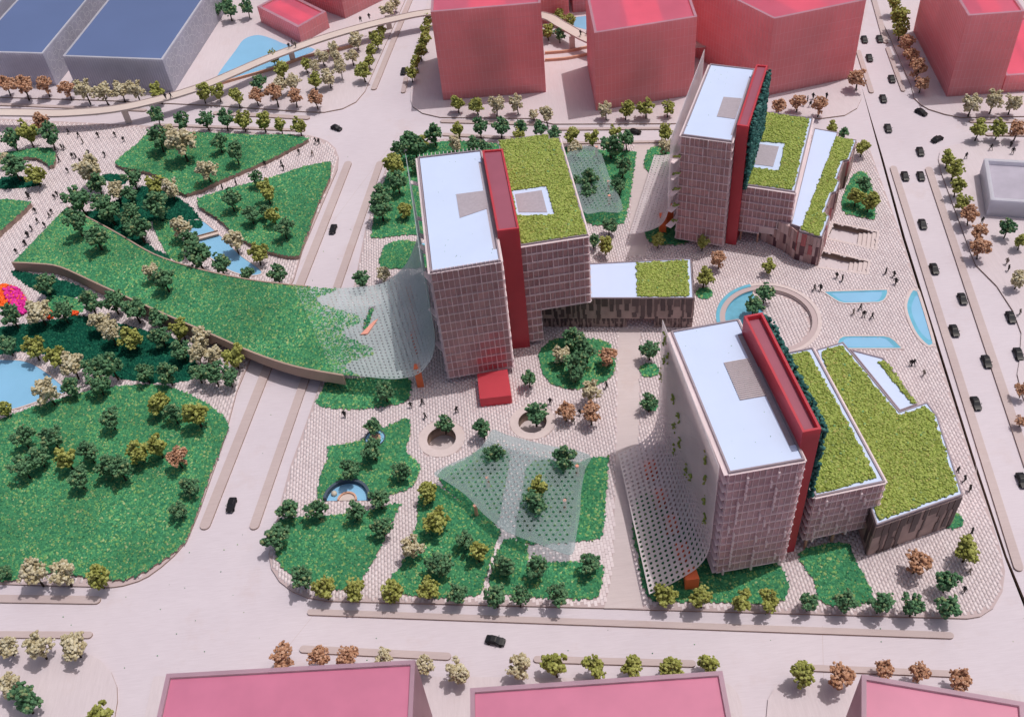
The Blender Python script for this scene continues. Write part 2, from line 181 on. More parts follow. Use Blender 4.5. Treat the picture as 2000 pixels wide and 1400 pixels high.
TREES = {
 'behind the blue roofed hall':[('D',-91.57,353.42,0.4,2.55,422),('D',-86.72,350.83,0.4,2.75,446),('D',-80.34,351.37,0.4,2.65,482),('D',-88.55,358.38,0.4,2.36,442)],
 'in front of the blue roofed halls':[('B',-158.14,315.99,0.4,2.9,9),('B',-151.05,312.25,0.4,3.52,42),('B',-144.13,312.6,0.4,2.88,86),('B',-136.09,309.34,0.4,2.67,130),('C',-128.95,305.29,0.4,3.22,164),('C',-122.31,302.75,0.4,3.45,200),('C',-117.25,304.15,0.4,2.96,234),('C',-111.91,302.63,0.4,2.92,264),('O',-104.39,300.59,0.4,2.91,307),('O',-89.73,297.7,0.4,2.67,394),('O',-84.72,297.55,0.4,2.55,424),('O',-77.99,292.95,0.4,2.77,461)],
 'in the grove beside the footbridge':[('B',-71.97,292.88,0.4,2.3,499),('D',-72.07,301.26,0.4,2.54,502),('B',-65.43,290.77,0.4,2.82,537),('C',-64.99,297.27,0.4,2.48,543),('C',-60.04,298.04,0.4,2.67,573),('B',-59.34,289.3,0.4,2.55,574),('O',-64.41,305.91,0.4,2.76,550),('O',-68.17,315.38,0.4,2.21,533),('O',-57.05,309.52,0.4,2.18,596),('C',-54.0,307.25,0.4,2.02,614),('O',-53.63,297.96,0.4,2.71,611),('B',-52.43,286.85,0.4,2.46,616),('C',-51.5,312.71,0.4,2.4,629),('C',-48.77,298.4,0.4,2.56,641),('C',-47.9,317.06,0.4,2.38,651),('C',-46.62,310.96,0.4,2.15,658),('C',-45.22,303.22,0.4,2.41,664),('C',-41.56,310.79,0.4,2.45,687),('C',-40.29,320.16,0.4,2.64,695)],
 'in the double row on the upper left corner':[('O',-37.48,299.9,0.4,2.88,709),('O',-36.04,307.22,0.4,2.17,719),('O',-34.98,313.23,0.4,2.24,726),('O',-33.46,319.55,0.4,2.47,735),('O',-31.78,327.13,0.4,2.1,745),('O',-34.87,324.91,0.4,1.8,728)],
 'beside the pink block at the top centre':[('O',-22.02,296.54,0.4,2.2,803),('O',-20.1,302.83,0.4,2.15,814),('O',-18.82,308.74,0.4,2.34,820),('O',-17.5,314.9,0.4,2.61,827),('O',-16.59,321.81,0.4,2.24,832),('O',-15.78,329.46,0.4,1.94,836)],
 'at the upper end of the left road':[('C',-29.62,339.66,0.4,2.7,757),('C',-27.2,343.56,0.4,2.08,771)],
 'in the row along the top edge of the park':[('D',-102.9,287.1,0.4,2.61,304),('D',-94.14,281.65,0.4,2.7,354),('D',-86.56,281.63,0.4,2.7,401),('D',-80.54,280.46,0.4,2.69,438),('O',-74.79,278.85,0.4,2.68,472),('O',-68.23,277.09,0.4,2.67,513),('O',-62.91,274.89,0.4,2.37,546),('O',-56.87,272.97,0.4,2.65,583)],
 'in the cluster at the left edge beside the plaza':[('D',-147.18,281.74,0.4,3.09,21),('O',-142.41,283.05,0.4,3.55,51),('B',-140.51,290.95,0.4,2.76,78),('D',-135.07,280.34,0.4,3.29,94),('C',-148.27,274.13,0.4,2.01,7),('D',-141.99,265.25,0.4,3.7,24),('O',-135.34,261.71,0.4,3.16,65)],
 'on the upper park lawn':[('D',-98.77,270.48,1.6,3.15,310),('C',-96.77,273.9,1.6,2.76,327),('C',-90.48,263.95,1.6,4.2,354),('D',-80.31,266.41,1.6,2.6,427),('D',-74.61,259.67,1.6,2.85,458),('C',-82.09,252.09,1.6,3.08,402)],
 'in the thicket beside the small stream':[('C',-117.4,257.25,0.4,4.2,172),('D',-115.03,253.7,0.4,3.1,187),('D',-104.76,254.48,0.4,2.88,257),('O',-97.35,250.07,0.4,3.07,301),('C',-92.61,247.2,0.4,2.83,331),('C',-108.41,248.37,0.4,2.84,226),('D',-104.48,247.38,0.4,2.58,252),('D',-94.56,238.32,0.4,3.8,304),('D',-118.08,244.68,0.4,3.59,152),('D',-111.67,242.52,0.4,3.29,194),('D',-108.33,238.33,0.4,3.26,212),('D',-102.66,237.57,0.4,2.77,252),('D',-98.26,229.0,0.4,3.45,270),('D',-102.84,234.39,0.4,2.21,249),('C',-86.21,227.91,0.4,2.97,355),('D',-83.31,222.34,0.4,2.82,371)],
 'on the triangular park lawn':[('D',-67.74,247.19,1.6,2.0,499),('O',-63.48,238.7,1.6,2.98,520),('D',-73.55,236.94,1.6,2.75,450),('D',-67.49,230.1,1.6,2.44,488),('D',-63.9,232.17,1.6,1.93,516),('O',-60.92,228.67,1.6,2.38,534),('D',-57.6,222.08,1.6,2.65,553)],
 'on the long green ramp':[('D',-114.99,230.94,3.6,3.18,147),('D',-107.94,223.54,3.6,3.38,186)],
 'halfway along the long green ramp':[('C',-90.95,207.18,4.6,2.24,291),('D',-86.07,202.26,4.6,2.94,319)],
 'around the stream pond':[('D',-79.45,213.4,0.4,3.78,387),('D',-73.4,210.37,0.4,2.79,432),('D',-66.55,207.41,0.4,2.07,483),('D',-58.6,205.15,0.4,2.55,539),('O',-64.43,213.86,0.4,2.81,500),('C',-70.91,219.65,0.4,3.06,457)],
 'below the long wall of the green ramp':[('D',-120.83,211.1,0.4,2.84,84),('D',-126.37,199.52,0.4,2.96,21),('C',-119.31,199.49,0.4,3.45,72),('D',-113.3,199.18,0.4,2.71,121),('D',-106.27,200.83,0.4,3.02,175),('D',-100.47,200.65,0.4,2.96,219),('D',-94.03,196.23,0.4,3.17,261),('C',-102.61,194.16,0.4,2.72,194),('C',-99.12,188.86,0.4,2.68,214),('O',-93.54,186.65,0.4,3.09,252),('D',-87.62,193.07,0.4,2.71,308),('D',-86.07,186.51,0.4,2.85,312),('O',-81.27,188.03,0.4,2.63,352),('C',-75.85,184.31,0.4,2.65,390),('C',-75.78,178.31,0.4,2.56,385),('C',-72.64,178.73,0.4,2.38,411),('O',-66.6,176.16,0.4,3.0,455),('D',-80.24,180.72,0.4,2.62,352),('D',-75.13,172.56,0.4,2.38,385),('D',-70.87,170.77,0.4,2.73,416),('D',-67.47,170.26,0.4,2.55,444),('D',-88.19,174.6,0.4,2.35,282),('D',-82.33,173.07,0.4,2.75,326)],
 'around the blue pond at the left edge':[('D',-125.43,189.6,0.4,2.64,10),('O',-118.08,186.84,0.4,2.86,61),('O',-111.74,183.43,0.4,2.83,105),('C',-106.38,178.67,0.4,3.03,138),('D',-101.03,177.34,0.4,2.78,180),('D',-96.22,176.84,0.4,3.01,217),('D',-98.72,171.73,0.4,2.97,189),('D',-105.32,172.54,0.4,2.34,140),('C',-110.08,170.53,0.4,3.18,93),('O',-121.07,168.77,0.4,1.86,7)],
 'on the large lower left lawn':[('O',-82.68,163.28,1.0,2.89,308),('D',-78.98,159.84,1.0,2.25,338),('O',-73.34,158.1,1.0,3.07,380),('D',-93.77,160.35,1.0,2.65,212),('D',-113.15,157.32,1.0,2.62,42),('D',-106.19,156.29,1.0,2.83,98),('O',-101.53,149.76,1.0,2.78,126),('D',-96.66,150.88,1.0,2.57,172),('D',-110.89,148.58,1.0,2.77,42),('D',-108.31,151.5,1.0,2.58,72),('O',-85.14,149.7,1.0,2.61,270),('O',-80.99,150.13,1.0,2.61,306),('B',-75.96,146.44,1.0,2.37,346),('D',-91.2,145.9,1.0,2.7,210),('D',-88.42,144.78,1.0,2.69,233),('D',-97.64,143.83,1.0,2.52,150)],
 'along the kerb of the lower left lawn':[('D',-72.56,138.9,0.4,2.32,369),('D',-74.21,133.05,0.4,2.08,348),('C',-101.59,120.04,0.4,2.92,65),('C',-95.51,119.26,0.4,2.72,122),('O',-88.58,117.91,0.4,2.55,187),('D',-109.29,122.61,0.4,1.62,7)],
 'on the bottom left corner plot':[('C',-103.83,104.77,0.4,2.26,10),('C',-96.96,103.1,0.4,2.76,72),('C',-90.11,102.65,0.4,2.75,140),('C',-100.8,95.57,0.4,2.68,14),('D',-97.03,92.08,0.4,2.97,42),('O',-81.78,87.83,0.4,2.61,196)],
 'at the lower left corner of the building site':[('D',-50.4,129.83,0.4,2.45,562),('D',-44.27,128.56,0.4,2.44,618),('D',-52.59,123.05,0.4,2.75,536),('D',-46.49,112.35,0.4,2.51,588),('O',-41.71,109.33,0.4,2.48,634)],
 'behind the lower left pink roof':[('B',-49.21,95.68,0.4,2.51,550),('B',-42.26,95.25,0.4,2.04,623),('B',-36.61,94.8,0.4,2.18,681)],
 'in the row along the bottom kerb of the site':[('O',-35.72,108.62,0.4,2.62,692),('O',-28.35,107.29,0.4,2.43,766),('O',-21.67,106.84,0.4,2.42,832),('D',-15.82,105.26,0.4,2.08,892),('D',-8.17,103.43,0.4,2.54,968),('D',-3.75,102.96,0.4,2.06,1014),('D',3.87,102.41,0.4,2.42,1091),('O',23.79,99.56,0.4,2.36,1298)],
 'on the lawns below the perforated canopy':[('O',-20.78,129.73,0.4,2.25,836),('O',-19.51,122.38,0.4,2.94,848),('C',-24.31,117.0,0.4,2.51,804),('D',-18.6,111.69,0.4,2.84,860),('D',-13.45,117.24,0.4,2.16,909),('O',-11.08,113.81,0.4,2.29,934),('D',-6.11,110.08,0.4,2.45,984),('D',0.35,108.85,0.4,2.44,1049),('D',10.92,108.5,0.4,2.25,1154)],
 'growing through the perforated canopy':[('O',2.76,126.55,2.0,2.57,1054),('D',1.29,122.94,2.0,2.54,1044)],
 'around the half round pond garden':[('D',-30.98,129.55,0.4,2.41,741),('D',-36.3,127.5,0.4,2.24,692),('D',-30.58,122.78,0.4,2.36,744)],
 'behind the bottom pink roofs':[('C',-30.05,94.33,0.4,1.82,750),('C',-22.81,91.15,0.4,1.98,825),('C',-16.14,88.85,0.4,2.48,895),('C',-4.64,88.06,0.4,2.61,1018),('O',1.73,87.65,0.4,2.61,1086),('O',8.84,86.9,0.4,2.29,1163),('O',15.47,86.28,0.4,2.29,1234),('O',22.45,85.1,0.4,2.28,1312)],
 'in the row along the bottom right kerb':[('O',30.81,98.3,0.4,2.35,1372),('O',38.03,97.01,0.4,2.34,1449),('O',43.31,96.35,0.4,2.34,1505),('D',50.36,95.22,0.4,2.01,1580),('D',56.77,94.29,0.4,2.32,1650),('D',63.13,93.12,0.4,2.31,1720),('D',68.92,91.79,0.4,2.16,1785),('D',75.15,90.9,0.4,2.46,1855)],
 'on the brick corner at the lower right':[('D',76.76,95.95,0.4,2.33,1851),('B',72.55,100.58,0.4,2.55,1792),('O',82.77,101.84,0.4,2.75,1892)],
 'beside the bottom right pink roof':[('O',29.26,85.3,0.4,2.11,1384),('O',45.11,80.87,0.4,2.44,1568),('B',51.38,79.81,0.4,2.4,1640),('B',59.61,80.59,0.4,1.94,1725),('B',65.88,79.19,0.4,1.89,1799),('B',71.62,76.75,0.4,2.37,1874)],
 'in the round garden behind the centre plaza':[('C',11.37,165.27,0.4,2.29,1094),('D',14.68,169.64,0.4,2.72,1117),('D',17.7,165.02,0.4,2.91,1147),('D',14.29,161.27,0.4,2.88,1122),('B',22.43,162.93,0.4,2.32,1189),('D',13.97,159.06,0.4,1.99,1122)],
 'on the centre plaza':[('D',3.42,159.46,0.4,2.03,1033),('C',16.7,152.99,0.4,2.42,1152),('B',10.62,148.06,0.4,2.39,1105),('B',16.0,146.24,0.4,2.37,1154),('D',-8.0,145.65,0.4,2.33,944),('D',32.23,163.8,0.4,2.28,1270),('D',29.31,148.1,0.4,1.92,1268)],
 'standing in a round stone ring':[('D',-16.85,149.75,-1.2,2.2,867),('D',3.82,149.02,-1.2,2.62,1046)],
 'poking through the canopy edge':[('D',-6.08,137.49,1.5,2.3,965),('D',8.78,133.49,1.5,2.64,1103)],
 'on the pond garden lawn':[('D',-32.88,150.27,0.4,1.98,727),('D',-32.42,142.75,0.4,2.56,729),('D',-37.24,137.62,0.4,2.47,685),('D',-26.42,136.39,0.4,2.26,783)],
 'under the hanging perforated sheet':[('D',-36.41,199.9,0.4,2.27,704),('C',-30.92,201.17,0.4,2.03,746),('D',-30.0,159.69,0.4,2.25,752)],
 'in the garden left of the middle tower':[('D',-23.6,259.14,0.4,2.57,795),('O',-19.68,257.59,0.4,2.33,822),('D',-15.49,259.48,0.4,2.91,848),('D',-21.41,253.76,0.4,3.1,809),('D',-26.56,253.3,0.4,2.59,776),('O',-27.43,245.55,0.4,3.32,769),('D',-26.58,238.16,0.4,2.77,776),('D',-31.08,233.61,0.4,2.95,744),('D',-31.22,226.34,0.4,3.17,743),('O',-24.82,226.19,0.4,2.17,790),('D',-21.57,246.95,0.4,1.89,811)],
 'behind the middle tower':[('C',-9.69,254.35,0.4,2.32,888),('D',-4.2,253.85,0.4,2.09,925),('D',-0.92,250.9,0.4,2.3,948),('O',-8.26,262.28,0.4,2.36,895),('D',-1.84,260.92,0.4,2.58,937),('D',4.27,260.06,0.4,2.63,977),('D',10.1,259.94,0.4,2.23,1016),('O',9.22,256.5,0.4,1.82,1012),('D',15.99,257.13,0.4,2.33,1056),('D',19.44,254.75,0.4,2.1,1080)],
 'in the garden right of the middle tower':[('O',24.92,251.68,0.4,2.52,1119),('C',24.69,245.63,0.4,2.27,1122),('O',30.51,250.27,0.4,2.29,1158),('D',34.74,243.38,0.4,3.3,1192),('O',37.11,252.39,0.4,2.03,1200),('D',39.93,246.9,0.4,2.55,1224),('D',36.6,233.83,0.4,2.47,1215),('D',34.65,226.04,0.4,2.43,1210),('D',26.73,229.7,0.4,2.71,1150),('D',26.15,225.42,0.4,2.32,1150),('D',23.32,230.73,0.4,1.82,1126),('D',29.34,210.09,0.4,2.33,1189),('O',27.52,202.45,0.4,2.29,1184),('D',24.67,205.62,0.4,1.86,1159)],
 'left of the back right tower':[('O',51.64,248.35,0.4,2.51,1301),('C',50.09,241.27,0.4,2.25,1299),('O',41.13,202.76,0.4,2.04,1285)],
 'in front of the top centre pink block':[('O',-7.89,275.76,0.4,2.55,893),('O',-1.92,273.59,0.4,2.54,932),('C',3.72,271.34,0.4,2.58,968),('C',10.3,271.47,0.4,2.41,1010),('C',14.77,267.38,0.4,1.58,1042),('C',18.54,263.61,0.4,2.37,1068)],
 'in front of the second pink block':[('C',36.34,263.43,0.4,2.36,1184),('O',42.1,262.29,0.4,2.36,1222),('O',48.2,261.76,0.4,2.64,1262),('O',54.54,261.08,0.4,2.24,1304)],
 'between the two top pink blocks':[('O',28.39,322.5,0.4,2.29,1089),('O',31.89,318.72,0.4,2.08,1112),('O',24.02,312.97,0.4,2.38,1070),('D',27.62,310.45,0.4,2.17,1093)],
 'left of the corner pink block':[('O',77.57,306.86,0.4,2.41,1390),('O',82.85,307.62,0.4,2.73,1421),('D',81.74,301.15,0.4,2.26,1422)],
 'on the corner beside the avenue':[('B',86.7,256.12,0.4,2.21,1522),('B',92.38,256.58,0.4,2.33,1559),('B',97.62,252.75,0.4,2.48,1601),('B',112.65,264.45,0.4,2.94,1677)],
 'behind the back right tower':[('O',98.61,243.21,0.4,1.99,1626),('D',101.21,240.41,0.4,1.65,1648),('O',103.65,231.57,0.4,2.2,1685)],
 'in the sunken garden beside the back right tower':[('D',98.9,214.98,0.4,2.11,1688),('O',95.25,210.45,0.4,2.33,1673),('O',97.95,207.7,0.4,2.32,1699)],
 'along the avenue beside the right pink block':[('O',137.11,304.15,0.4,2.58,1748),('O',135.15,293.74,0.4,3.39,1759),('O',133.79,288.87,0.4,2.5,1759),('B',132.64,279.54,0.4,2.75,1772),('B',132.27,274.18,0.4,2.42,1781),('B',131.03,265.45,0.4,2.66,1794),('B',129.96,259.07,0.4,2.34,1800)],
 'at the side street below the right pink block':[('C',139.2,244.87,0.4,2.81,1898),('C',145.45,245.0,0.4,2.82,1940),('C',150.34,243.39,0.4,2.53,1977),('O',136.75,233.35,0.4,2.74,1912),('O',142.5,233.08,0.4,2.58,1953),('B',146.81,231.22,0.4,2.46,1988)],
 'in the row left of the grey block':[('O',124.27,222.49,0.4,2.41,1853),('O',123.91,217.08,0.4,2.48,1865),('O',121.96,210.01,0.4,2.43,1870),('O',121.31,203.33,0.4,2.39,1884),('B',120.99,198.26,0.4,2.36,1897),('B',119.9,191.35,0.4,2.32,1909),('B',118.44,185.48,0.4,2.42,1916)],
 'on the pale plot at the right edge':[('D',127.89,191.92,0.4,2.22,1968),('O',129.45,187.12,0.4,1.87,1995)],
 'at the far right edge of the picture':[('C',122.98,173.66,0.4,2.12,1990),('B',110.22,140.45,0.4,1.63,1998),('B',106.85,132.65,0.4,1.51,1997)],
 'on the fountain plaza':[('O',52.07,199.71,0.4,1.88,1372),('B',54.82,192.38,0.4,2.32,1405),('O',66.67,188.68,0.4,1.97,1503),('O',49.65,186.28,0.4,2.43,1375)],
 'between the round pool and the sunken circle':[('D',63.22,179.3,-0.6,2.39,1494),('D',59.54,175.15,-0.6,2.54,1473)],
}
PEOPLE = {
 'crossing the striped left plaza':[(-132.46,288.8,0.4,'K',135),(-128.73,286.09,0.4,'K',155),(-126.56,282.24,0.4,'G',163),(-122.14,284.62,0.4,'K',193),(-116.66,283.95,0.4,'K',226),(-113.34,280.67,0.4,'K',243),(-132.71,280.23,0.4,'K',122),(-131.84,279.87,0.4,'K',127),(-128.14,274.7,0.4,'K',144),(-127.15,274.51,0.4,'K',149),(-123.35,275.58,0.4,'K',175),(-117.89,273.42,0.4,'K',206),(-132.06,273.47,0.4,'K',117),(-125.15,271.61,0.4,'K',158),(-128.08,267.19,0.4,'K',134),(-137.79,256.88,0.4,'K',56),(-137.12,255.89,0.4,'K',59),(-129.22,254.38,0.4,'K',108),(-128.71,255.67,0.4,'K',113),(-126.37,252.32,0.4,'K',124),(-133.55,248.54,0.4,'K',71),(-128.79,245.7,0.4,'K',98),(-128.4,247.21,0.4,'K',103),(-131.68,243.49,0.4,'K',75),(-132.57,240.24,0.4,'K',64),(-129.04,241.08,0.4,'K',89),(-133.08,237.45,0.4,'K',56),(-132.84,233.94,0.4,'K',52)],
 'on the path between the two park lawns':[(-56.95,263.04,0.5,'K',585),(-66.88,258.72,0.5,'K',519),(-61.89,258.32,0.5,'K',551),(-61.19,256.04,0.5,'K',554),(-74.77,250.99,0.5,'K',462),(-78.7,249.64,0.5,'K',435),(-52.79,261.61,0.5,'G',611),(-52.12,267.9,0.5,'K',617),(-51.11,267.32,0.5,'K',624)],
 'on the footbridge deck':[(-62.29,316.43,6.1,'K',565),(-61.32,318.08,6.1,'K',572),(-60.15,316.78,6.1,'G',578)],
 'at the near end of the footbridge':[(-100.25,293.59,6.1,'K',324),(-98.57,293.87,6.1,'K',335)],
 'on the left plaza beside the ramp':[(-133.17,237.8,0.4,'K',56),(-132.97,233.83,0.4,'K',51),(-134.59,230.54,0.4,'K',34)],
 'on the brick plaza below the ramp end':[(-39.86,156.69,0.4,'K',674)],
 'on the centre brick plaza':[(-24.5,157.27,0.4,'K',803),(-21.81,157.87,0.4,'K',825),(-21.21,153.53,0.4,'K',831),(-13.94,154.25,0.4,'K',893),(7.57,153.63,0.4,'K',1075),(20.92,156.49,0.4,'K',1184),(13.88,149.36,0.4,'K',1133),(12.04,146.98,0.4,'G',1120)],
 'on the fountain plaza':[(82.62,184.13,0.4,'K',1633),(83.62,182.83,0.4,'K',1644),(94.8,183.7,0.4,'K',1729),(96.36,182.31,0.4,'K',1745),(95.93,179.74,0.4,'K',1748),(76.07,180.72,0.4,'K',1590),(77.52,180.49,0.4,'K',1602),(84.86,172.38,0.4,'K',1679),(82.78,171.03,0.4,'G',1666),(84.95,169.94,0.4,'K',1686),(86.62,169.05,0.4,'K',1702),(90.4,153.03,0.4,'K',1778),(90.99,153.05,0.4,'K',1783),(92.12,149.64,0.4,'G',1803)],
 'on the pale plot at the right edge':[(124.56,182.4,0.4,'G',1965),(123.98,180.02,0.4,'K',1968),(120.44,164.98,0.4,'G',1990)],
 'beside the moss roofed podium':[(89.52,122.56,0.4,'K',1869),(90.06,120.16,0.4,'K',1882),(90.15,117.68,0.4,'K',1892),(86.71,107.72,0.4,'K',1896)],
 'on the brick corner at the lower right':[(82.87,99.09,0.4,'G',1892),(80.48,95.42,0.4,'K',1882)],
 'on the corner beside the avenue':[(96.75,260.8,0.4,'K',1576),(98.76,261.96,0.4,'K',1587),(95.21,259.17,0.4,'K',1570),(96.9,258.25,0.4,'K',1582),(102.74,261.64,0.4,'K',1614)],
 'behind the grey block':[(139.09,228.21,0.4,'K',1935),(144.71,228.42,0.4,'K',1973),(144.01,225.4,0.4,'K',1977),(131.07,225.66,0.4,'K',1886)],
 'in front of the grey block':[(124.78,198.44,0.4,'K',1917)],
 'on the footbridge at the top':[(-38.52,328.85,6.1,'K',705),(-35.58,330.16,6.1,'K',722),(33.79,303.6,6.1,'K',1134),(36.11,303.9,6.1,'K',1147)],
}
CARS = [
 ('turning at the upper left junction',-46.14,275.13,-0.675,657),
 ('on the left road beside the triangular lawn',-45.31,225.7,-1.751,650),
 ('beside the tree row at the top',-24.92,303.69,-1.744,788),
 ('on the street behind the towers',43.72,255.49,-0.363,1240),
 ('left of the pair highest up the avenue',123.87,291.66,-1.703,1688),
 ('right of the pair highest up the avenue',128.57,290.98,-1.713,1718),
 ('just below the highest pair on the avenue',121.98,280.73,-1.702,1698),
 ('near the end of the upper avenue kerb strip',124.74,267.91,-1.711,1742),
 ('beside the rounded plot corner on the avenue',118.88,258.16,-1.702,1725),
 ('alone in the middle of the avenue junction',115.39,243.34,-1.698,1735),
 ('leaving the avenue junction on its right',120.34,230.9,-1.713,1798),
 ('left of the pair below the junction',112.58,220.88,-1.698,1768),
 ('right of the pair below the junction',116.66,220.13,-1.708,1799),
 ('alone in the lane beside the sunken courts',110.17,200.55,-1.699,1802),
 ('slanting across the upper junction',127.15,249.33,-1.01,1799),
 ('slanting across the junction toward the side street',126.92,235.73,0.47,1831),
 ('beside the fountain plaza,uppermost',107.03,183.58,-1.664,1825),
 ('in the right lane beside the curved pool',109.73,172.23,-1.674,1880),
 ('in the left lane beside the curved pool',103.98,162.21,-1.661,1864),
 ('in the right lane beside the moss podium',107.4,151.7,-1.674,1927),
 ('in the left lane beside the moss podium',100.38,140.1,-1.656,1906),
 ('on the side lane at the curved kerb',118.25,164.46,-1.7,1974),
 ('on the side lane at the right edge',115.2,152.87,-1.696,1990),
 ('lowest on the avenue,cut by the right edge',101.63,118.89,-1.666,1996),
 ('on the lower left road beside the big lawn',-64.04,135.21,-1.703,451),
 ('on the bottom street below the site',-9.15,96.2,-0.347,967),
]
STRIPS = [
 ('long kerb island along the left side of the left road',[-69.5,129.74],[-41.84,257.04],2.28),
 ('long kerb island along the right side of the left road',[-58.71,128.3],[-32.3,255.24],2.05),
 ('kerb island on the left road above the junction',[-34.9,294.89],[-21.75,353.98],1.85),
 ('short kerb island beside the row of olive trees at the top',[-25.27,291.11],[-24.18,300.39],1.5),
 ('thin kerb island in front of the blue halls',[-162.59,312.22],[-109.18,297.86],1.29),
 ('thin kerb island below the row along the park top',[-105.41,288.9],[-55.98,276.11],1.16),
 ('kerb island above the upper park lawn',[-86.68,291.89],[-54.89,282.68],1.76),
 ('kerb island in front of the top centre pink block',[-13.82,272.86],[15.23,265.75],1.64),
 ('kerb island behind the middle tower',[-13.43,265.62],[16.38,257.17],1.32),
 ('thin kerb island behind the gardens of the towers',[20.99,254.44],[52.68,249.12],1.02),
 ('thin kerb island in front of the second pink block',[20.57,261.71],[54.5,255.61],1.06),
 ('kerb island at the top of the avenue on the right',[135.13,317.38],[129.88,288.47],1.68),
 ('kerb island at the top of the avenue on the left',[120.11,286.15],[116.77,262.13],1.43),
 ('kerb island beside the shadow of the right pink block',[129.4,286.04],[126.04,261.08],1.29),
 ('long kerb island along the left side of the avenue',[111.0,226.1],[92.65,98.6],1.77),
 ('long kerb island along the right side of the avenue',[120.08,223.92],[104.38,121.33],1.88),
 ('kerb island in the side street below the right pink block',[138.77,242.76],[156.17,239.32],1.56),
 ('lower kerb island in the side street at the right',[140.7,235.68],[153.42,232.96],1.27),
 ('longest kerb island along the bottom street',[-45.93,107.07],[75.47,87.01],1.3),
 ('kerb island behind the lower left pink roof',[-46.98,99.22],[-17.76,94.08],1.48),
 ('kerb island behind the bottom centre pink roof',[-2.27,91.68],[27.51,87.17],1.33),
 ('kerb island behind the bottom right pink roof',[47.84,83.91],[72.99,79.7],1.22),
 ('kerb island at the left edge below the big lawn',[-111.2,118.3],[-88.75,115.11],1.75),
 ('kerb island at the left edge beside the cream trees',[-108.97,109.89],[-88.87,107.31],1.42),
]
random.seed(7)
rng = np.random.default_rng(7)

# ------------------------------------------------------------------ materials
MATS = {}
def nodes_of(name):
    m = bpy.data.materials.new(name)
    m.use_nodes = True
    nt = m.node_tree
    b = nt.nodes['Principled BSDF']
    MATS[name] = m
    return m, nt, b
def setp(b, **k):
    for n, v in k.items():
        b.inputs[n.replace('_', ' ')].default_value = v
def ramp(nt, stops, interp='LINEAR'):
    r = nt.nodes.new('ShaderNodeValToRGB')
    cr = r.color_ramp
    cr.interpolation = interp
    while len(cr.elements) < len(stops):
        cr.elements.new(0.5)
    for e, (p, c) in zip(cr.elements, stops):
        e.position = p
        e.color = (*c, 1)
    return r
def noise(nt, scale, detail=3.0, rough=0.55, coord='Object', stretch=None):
    tc = nt.nodes.new('ShaderNodeTexCoord')
    n = nt.nodes.new('ShaderNodeTexNoise')
    n.inputs['Scale'].default_value = scale
    n.inputs['Detail'].default_value = detail
    n.inputs['Roughness'].default_value = rough
    if stretch:
        mp = nt.nodes.new('ShaderNodeMapping')
        mp.inputs['Scale'].default_value = stretch
        nt.links.new(tc.outputs[coord], mp.inputs[0])
        nt.links.new(mp.outputs[0], n.inputs['Vector'])
    else:
        nt.links.new(tc.outputs[coord], n.inputs['Vector'])
    return n
def mixc(nt, fac, a, b, mode='MIX'):
    m = nt.nodes.new('ShaderNodeMix')
    m.data_type = 'RGBA'
    m.blend_type = mode
    for sock, v in ((m.inputs[0], fac), (m.inputs[6], a), (m.inputs[7], b)):
        if hasattr(v, 'is_output'):
            nt.links.new(v, sock)
        elif isinstance(v, (int, float)):
            sock.default_value = v
        else:
            sock.default_value = (*v, 1)
    return m.outputs[2]
def bump(nt, b, src, strength, dist):
    bp = nt.nodes.new('ShaderNodeBump')
    bp.inputs['Strength'].default_value = strength
    bp.inputs['Distance'].default_value = dist
    nt.links.new(src, bp.inputs['Height'])
    nt.links.new(bp.outputs[0], b.inputs['Normal'])

def board_mat(name, c0, c1, grain=(0.25, 3.0, 1.0), rough=0.75):
    m, nt, b = nodes_of(name)
    n1 = noise(nt, 0.035, 4, 0.6)
    n2 = noise(nt, 1.1, 4, 0.65, stretch=grain)
    n3 = noise(nt, 9.0, 2, 0.5)
    r = ramp(nt, [(0.3, c0), (0.7, c1)])
    nt.links.new(n1.outputs[0], r.inputs[0])
    r2 = ramp(nt, [(0.3, (0.93, 0.92, 0.92)), (0.75, (1.04, 1.04, 1.04))])
    nt.links.new(n2.outputs[0], r2.inputs[0])
    c = mixc(nt, 1.0, r.outputs[0], r2.outputs[0], 'MULTIPLY')
    r3 = ramp(nt, [(0.25, (0.94, 0.94, 0.94)), (0.8, (1.03, 1.03, 1.03))])
    nt.links.new(n3.outputs[0], r3.inputs[0])
    c = mixc(nt, 1.0, c, r3.outputs[0], 'MULTIPLY')
    n4 = noise(nt, 0.09, 5, 0.7)
    r4 = ramp(nt, [(0.56, (1.0, 1.0, 1.0)), (0.74, (0.955, 0.915, 0.885))])
    nt.links.new(n4.outputs[0], r4.inputs[0])
    c = mixc(nt, 1.0, c, r4.outputs[0], 'MULTIPLY')
    nt.links.new(c, b.inputs['Base Color'])
    setp(b, Roughness=rough)
    bump(nt, b, n2.outputs[0], 0.15, 0.08)
    return m
board_mat('road board', (0.575, 0.515, 0.575), (0.625, 0.565, 0.625))
board_mat('plot board', (0.57, 0.50, 0.54), (0.62, 0.55, 0.59), (3.0, 0.25, 1.0))
board_mat('path board', (0.55, 0.47, 0.48), (0.60, 0.52, 0.53), (0.3, 3.0, 1.0))
board_mat('strip board', (0.46, 0.37, 0.375), (0.53, 0.44, 0.44))
board_mat('edge wood', (0.33, 0.235, 0.19), (0.43, 0.31, 0.255), (1, 1, 4.0))
board_mat('deck wood', (0.58, 0.49, 0.455), (0.66, 0.57, 0.535))
board_mat('ring stone', (0.58, 0.49, 0.49), (0.65, 0.55, 0.55), (1, 1, 1))
board_mat('dark gap', (0.03, 0.02, 0.02), (0.05, 0.04, 0.04))

